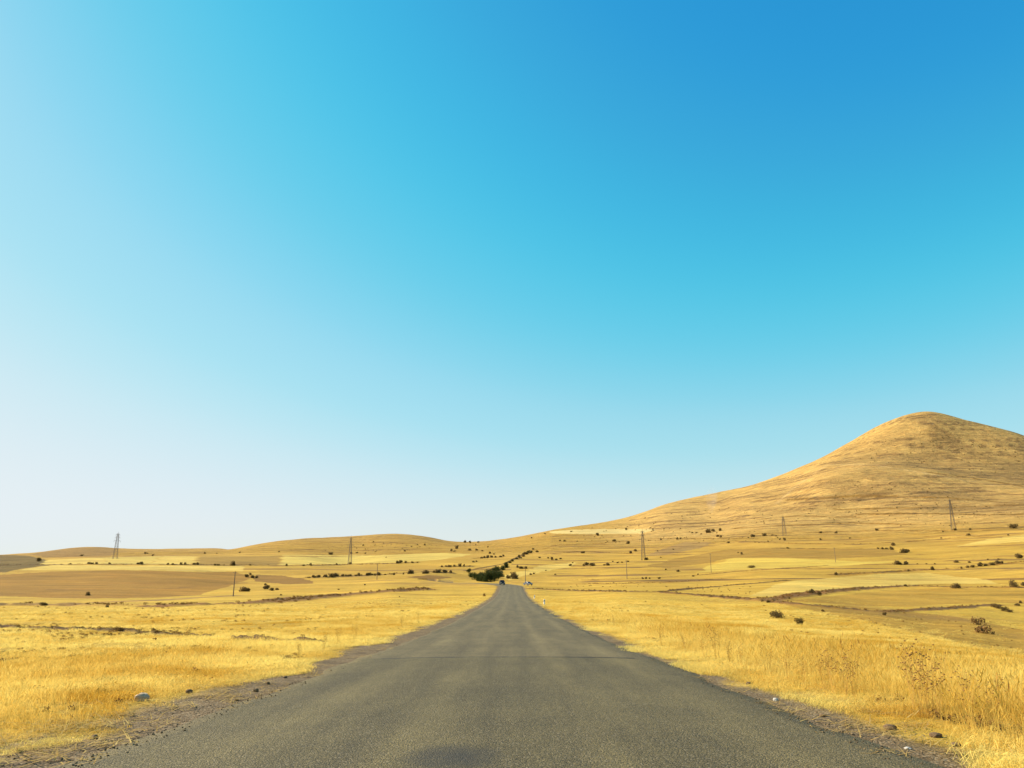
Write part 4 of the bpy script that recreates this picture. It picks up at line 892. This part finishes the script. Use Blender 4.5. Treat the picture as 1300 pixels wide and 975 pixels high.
def stone(u, v, px, label, mat=M_ROCK, group=None, flat=.75, name='rock', cat='rock', sub=3, seed=0, rough=.35):
    x, y, z, d = ground_at(u, v); w = px * d / 1000 * .5
    bm = bmesh.new(); bmesh.ops.create_icosphere(bm, subdivisions=sub, radius=1)
    for vv in bm.verts:
        c = vv.co; f = 1 + rough * float(fbm(c.x * 1.1 + seed, c.y * 1.1 + c.z * 1.3, 131 + seed, 3)); vv.co = Vector((c.x * f, c.y * f * .85, c.z * f * flat))
        vv.co.x = max(-.93, min(.95, vv.co.x)); vv.co.z = min(vv.co.z, flat * .95 - .18 * vv.co.x)
    o = link(name, None); bpy.data.objects.remove(o)
    o = done(bm, name, mat, None); o.location = (x, y, z + w * flat * .45); o.scale = (w,) * 3; o.rotation_euler = (0, 0, random.uniform(-.4, .4)); tag(o, label, cat, group)
stone(180, 890, 16, 'pale rounded rock lying at the edge of the left grass verge', seed=1)
stone(985, 890, 6, 'small white stone at the right edge of the asphalt', M_LITTER, seed=2)
stone(1153, 951, 8, 'white scrap of stone on the right gravel shoulder', M_LITTER, flat=.4, seed=3)
for k, (u, v, px) in enumerate([(325, 878, 7), (340, 869, 6), (300, 890, 5), (362, 861, 5), (240, 880, 8), (120, 938, 8)]):
    stone(u, v, px, 'small brown stone on the left gravel shoulder', M_CLOD, 'stones on the left shoulder', seed=10 + k, sub=2)
for k, (u, v, px) in enumerate([(1130, 926, 15), (1188, 936, 14), (1214, 948, 12), (1045, 910, 9), (950, 868, 6)]):
    stone(u, v, px, 'dark earth clod on the right grass verge', M_CLOD, 'clods on the right verge', flat=.5, name='earth_clod', cat='clod', seed=20 + k, sub=2)
for k, (u, v, px) in enumerate([(8, 841, 20), (150, 800, 13), (270, 806, 10), (128, 815, 8), (247, 822, 14), (140, 841, 14), (90, 835, 10), (300, 812, 8), (392, 818, 12), (178, 829, 11), (65, 845, 9), (210, 829, 9)]):
    bush(u, v + 1, px, 'dark dried weed clump in the left grass near the ditch', 'dried weeds in the left grass', kind='brush', flat=.55, cat='weed', name='dried_weed')
def weed_mesh(seed, dens=1.0):
    """a dead flowering stem with branching seed heads, 1 m high"""
    r = np.random.default_rng(seed); bm = bmesh.new(); hm = bmesh.new()
    def thin(p, q, w): bar(bm, p, q, w, 3)
    for k in range(int(7 * dens)):
        a = r.uniform(0, 6.28); top = Vector((math.cos(a) * r.uniform(.05, .25), math.sin(a) * r.uniform(.05, .25), r.uniform(.65, 1.0))); base = Vector((math.cos(a) * .04, math.sin(a) * .04, -.03)); mid = base.lerp(top, .5) + Vector((r.normal(0, .02), r.normal(0, .02), 0))
        thin(base, mid, .0035); thin(mid, top, .0028)
        for t in np.linspace(.45, 1.0, 6):
            p = mid.lerp(top, (t - .45) / .55); b = r.uniform(0, 6.28); q = p + Vector((math.cos(b) * .09, math.sin(b) * .09, .07)) * r.uniform(.5, 1.2); thin(p, q, .002)
            bmesh.ops.create_icosphere(hm, subdivisions=1, radius=r.uniform(.007, .015), matrix=Matrix.Translation(q) @ Matrix.Diagonal((1.3, 1.3, .8, 1)))
    a = bpy.data.meshes.new('stem'); bm.to_mesh(a); bm.free(); h = bpy.data.meshes.new('seed_heads'); hm.to_mesh(h); hm.free(); return a, h
M_STALK = leafmat('dead_stalk', (.50, .29, .065), (.58, .38, .11), .3); M_SEED = leafmat('seed_head', (.24, .125, .04), (.38, .22, .08), .2)
WEEDS = [weed_mesh(s, 1.0) for s in (3, 4, 5, 6)]
def weed(u, v, hp, label, group):
    x, y, z, d = ground_at(u, v); H = hp * d / 1000; o = bpy.data.objects.new('dry_weed', None); COL.objects.link(o); o.location = (x, y, z); o.scale = (H * 1.1, H * 1.1, H); o.rotation_euler = (0, 0, random.uniform(0, 6.28)); tag(o, label, 'weed', group)
    a, h = random.choice(WEEDS)
    link('stem', a, M_STALK, o); link('seed_heads', h, M_SEED, o)['kind'] = 'stuff'
for q in [(1165, 905, 72), (1178, 908, 75), (1190, 912, 68), (1172, 912, 60)]: weed(*q, 'tall brown dead weed with seed heads in the right verge clump', 'tall brown weed clump')
for q in [(1060, 880, 52), (1072, 884, 55), (1050, 878, 45), (1085, 888, 50)]: weed(*q, 'dead weed with pale seed heads beside the tall brown clump', 'pale dead weeds')
for q in [(910, 838, 36), (928, 846, 30), (940, 848, 28), (895, 835, 25), (975, 856, 30), (1000, 866, 34), (1020, 868, 30), (870, 828, 22), (840, 820, 20), (1230, 925, 60), (1265, 930, 55), (780, 796, 14), (792, 800, 13)]: weed(*q, 'thin dead weed stalk in the tall grass along the right verge', 'thin weeds on the right verge')
for q in [(430, 818, 20), (450, 812, 18), (410, 826, 22), (510, 796, 14), (530, 790, 13), (380, 838, 22)]: weed(*q, 'thin dead weed stalk in the grass along the left verge', 'thin weeds on the left verge')

# ------------------------------------------------------------------ a faint wisp of dust on the mountain slope
def dust():
    x, y, z, d = ground_at(903, 652); k = d / 1000
    bm = bmesh.new(); bmesh.ops.create_icosphere(bm, subdivisions=4, radius=1)
    for v in bm.verts:
        t = v.co.z * .5 + .5; w = .45 + .75 * t + .35 * float(fbm(v.co.x * 1.5 + 4, v.co.y * 1.5 + v.co.z * 2, 141, 3)); v.co = Vector((v.co.x * w * 9 * k + (t - .3) * 9 * k, v.co.y * w * 9 * k, v.co.z * 20 * k + 17 * k))
    m, t = newmat('dust_haze'); b = NB(t); pos = b.n('ShaderNodeTexCoord').outputs['Object']
    rad = b.n('ShaderNodeVectorMath', operation='LENGTH', ins={0: b.n('ShaderNodeVectorMath', operation='MULTIPLY_ADD', ins={0: pos, 1: (1 / (10 * k), 1 / (10 * k), 1 / (20 * k)), 2: (-.2, 0, -.85)}).outputs[0]}).outputs['Value']
    dn = b.math('MULTIPLY', b.remap(b.noise(pos, .05, 4, .6), .3, .7, 0, .022), b.remap(rad, .2, 1.0, 1, 0))
    pv = b.n('ShaderNodeVolumePrincipled', ins={'Color': (.85, .78, .74, 1), 'Density': dn}); o_ = b.n('ShaderNodeOutputMaterial'); t.links.new(pv.outputs[0], o_.inputs['Volume'])
    o = done(bm, 'dust_plume', m, None); o.location = (x, y, z); tag(o, 'faint wisp of dust drifting above the mountain flank', 'dust', kind='stuff')
dust()
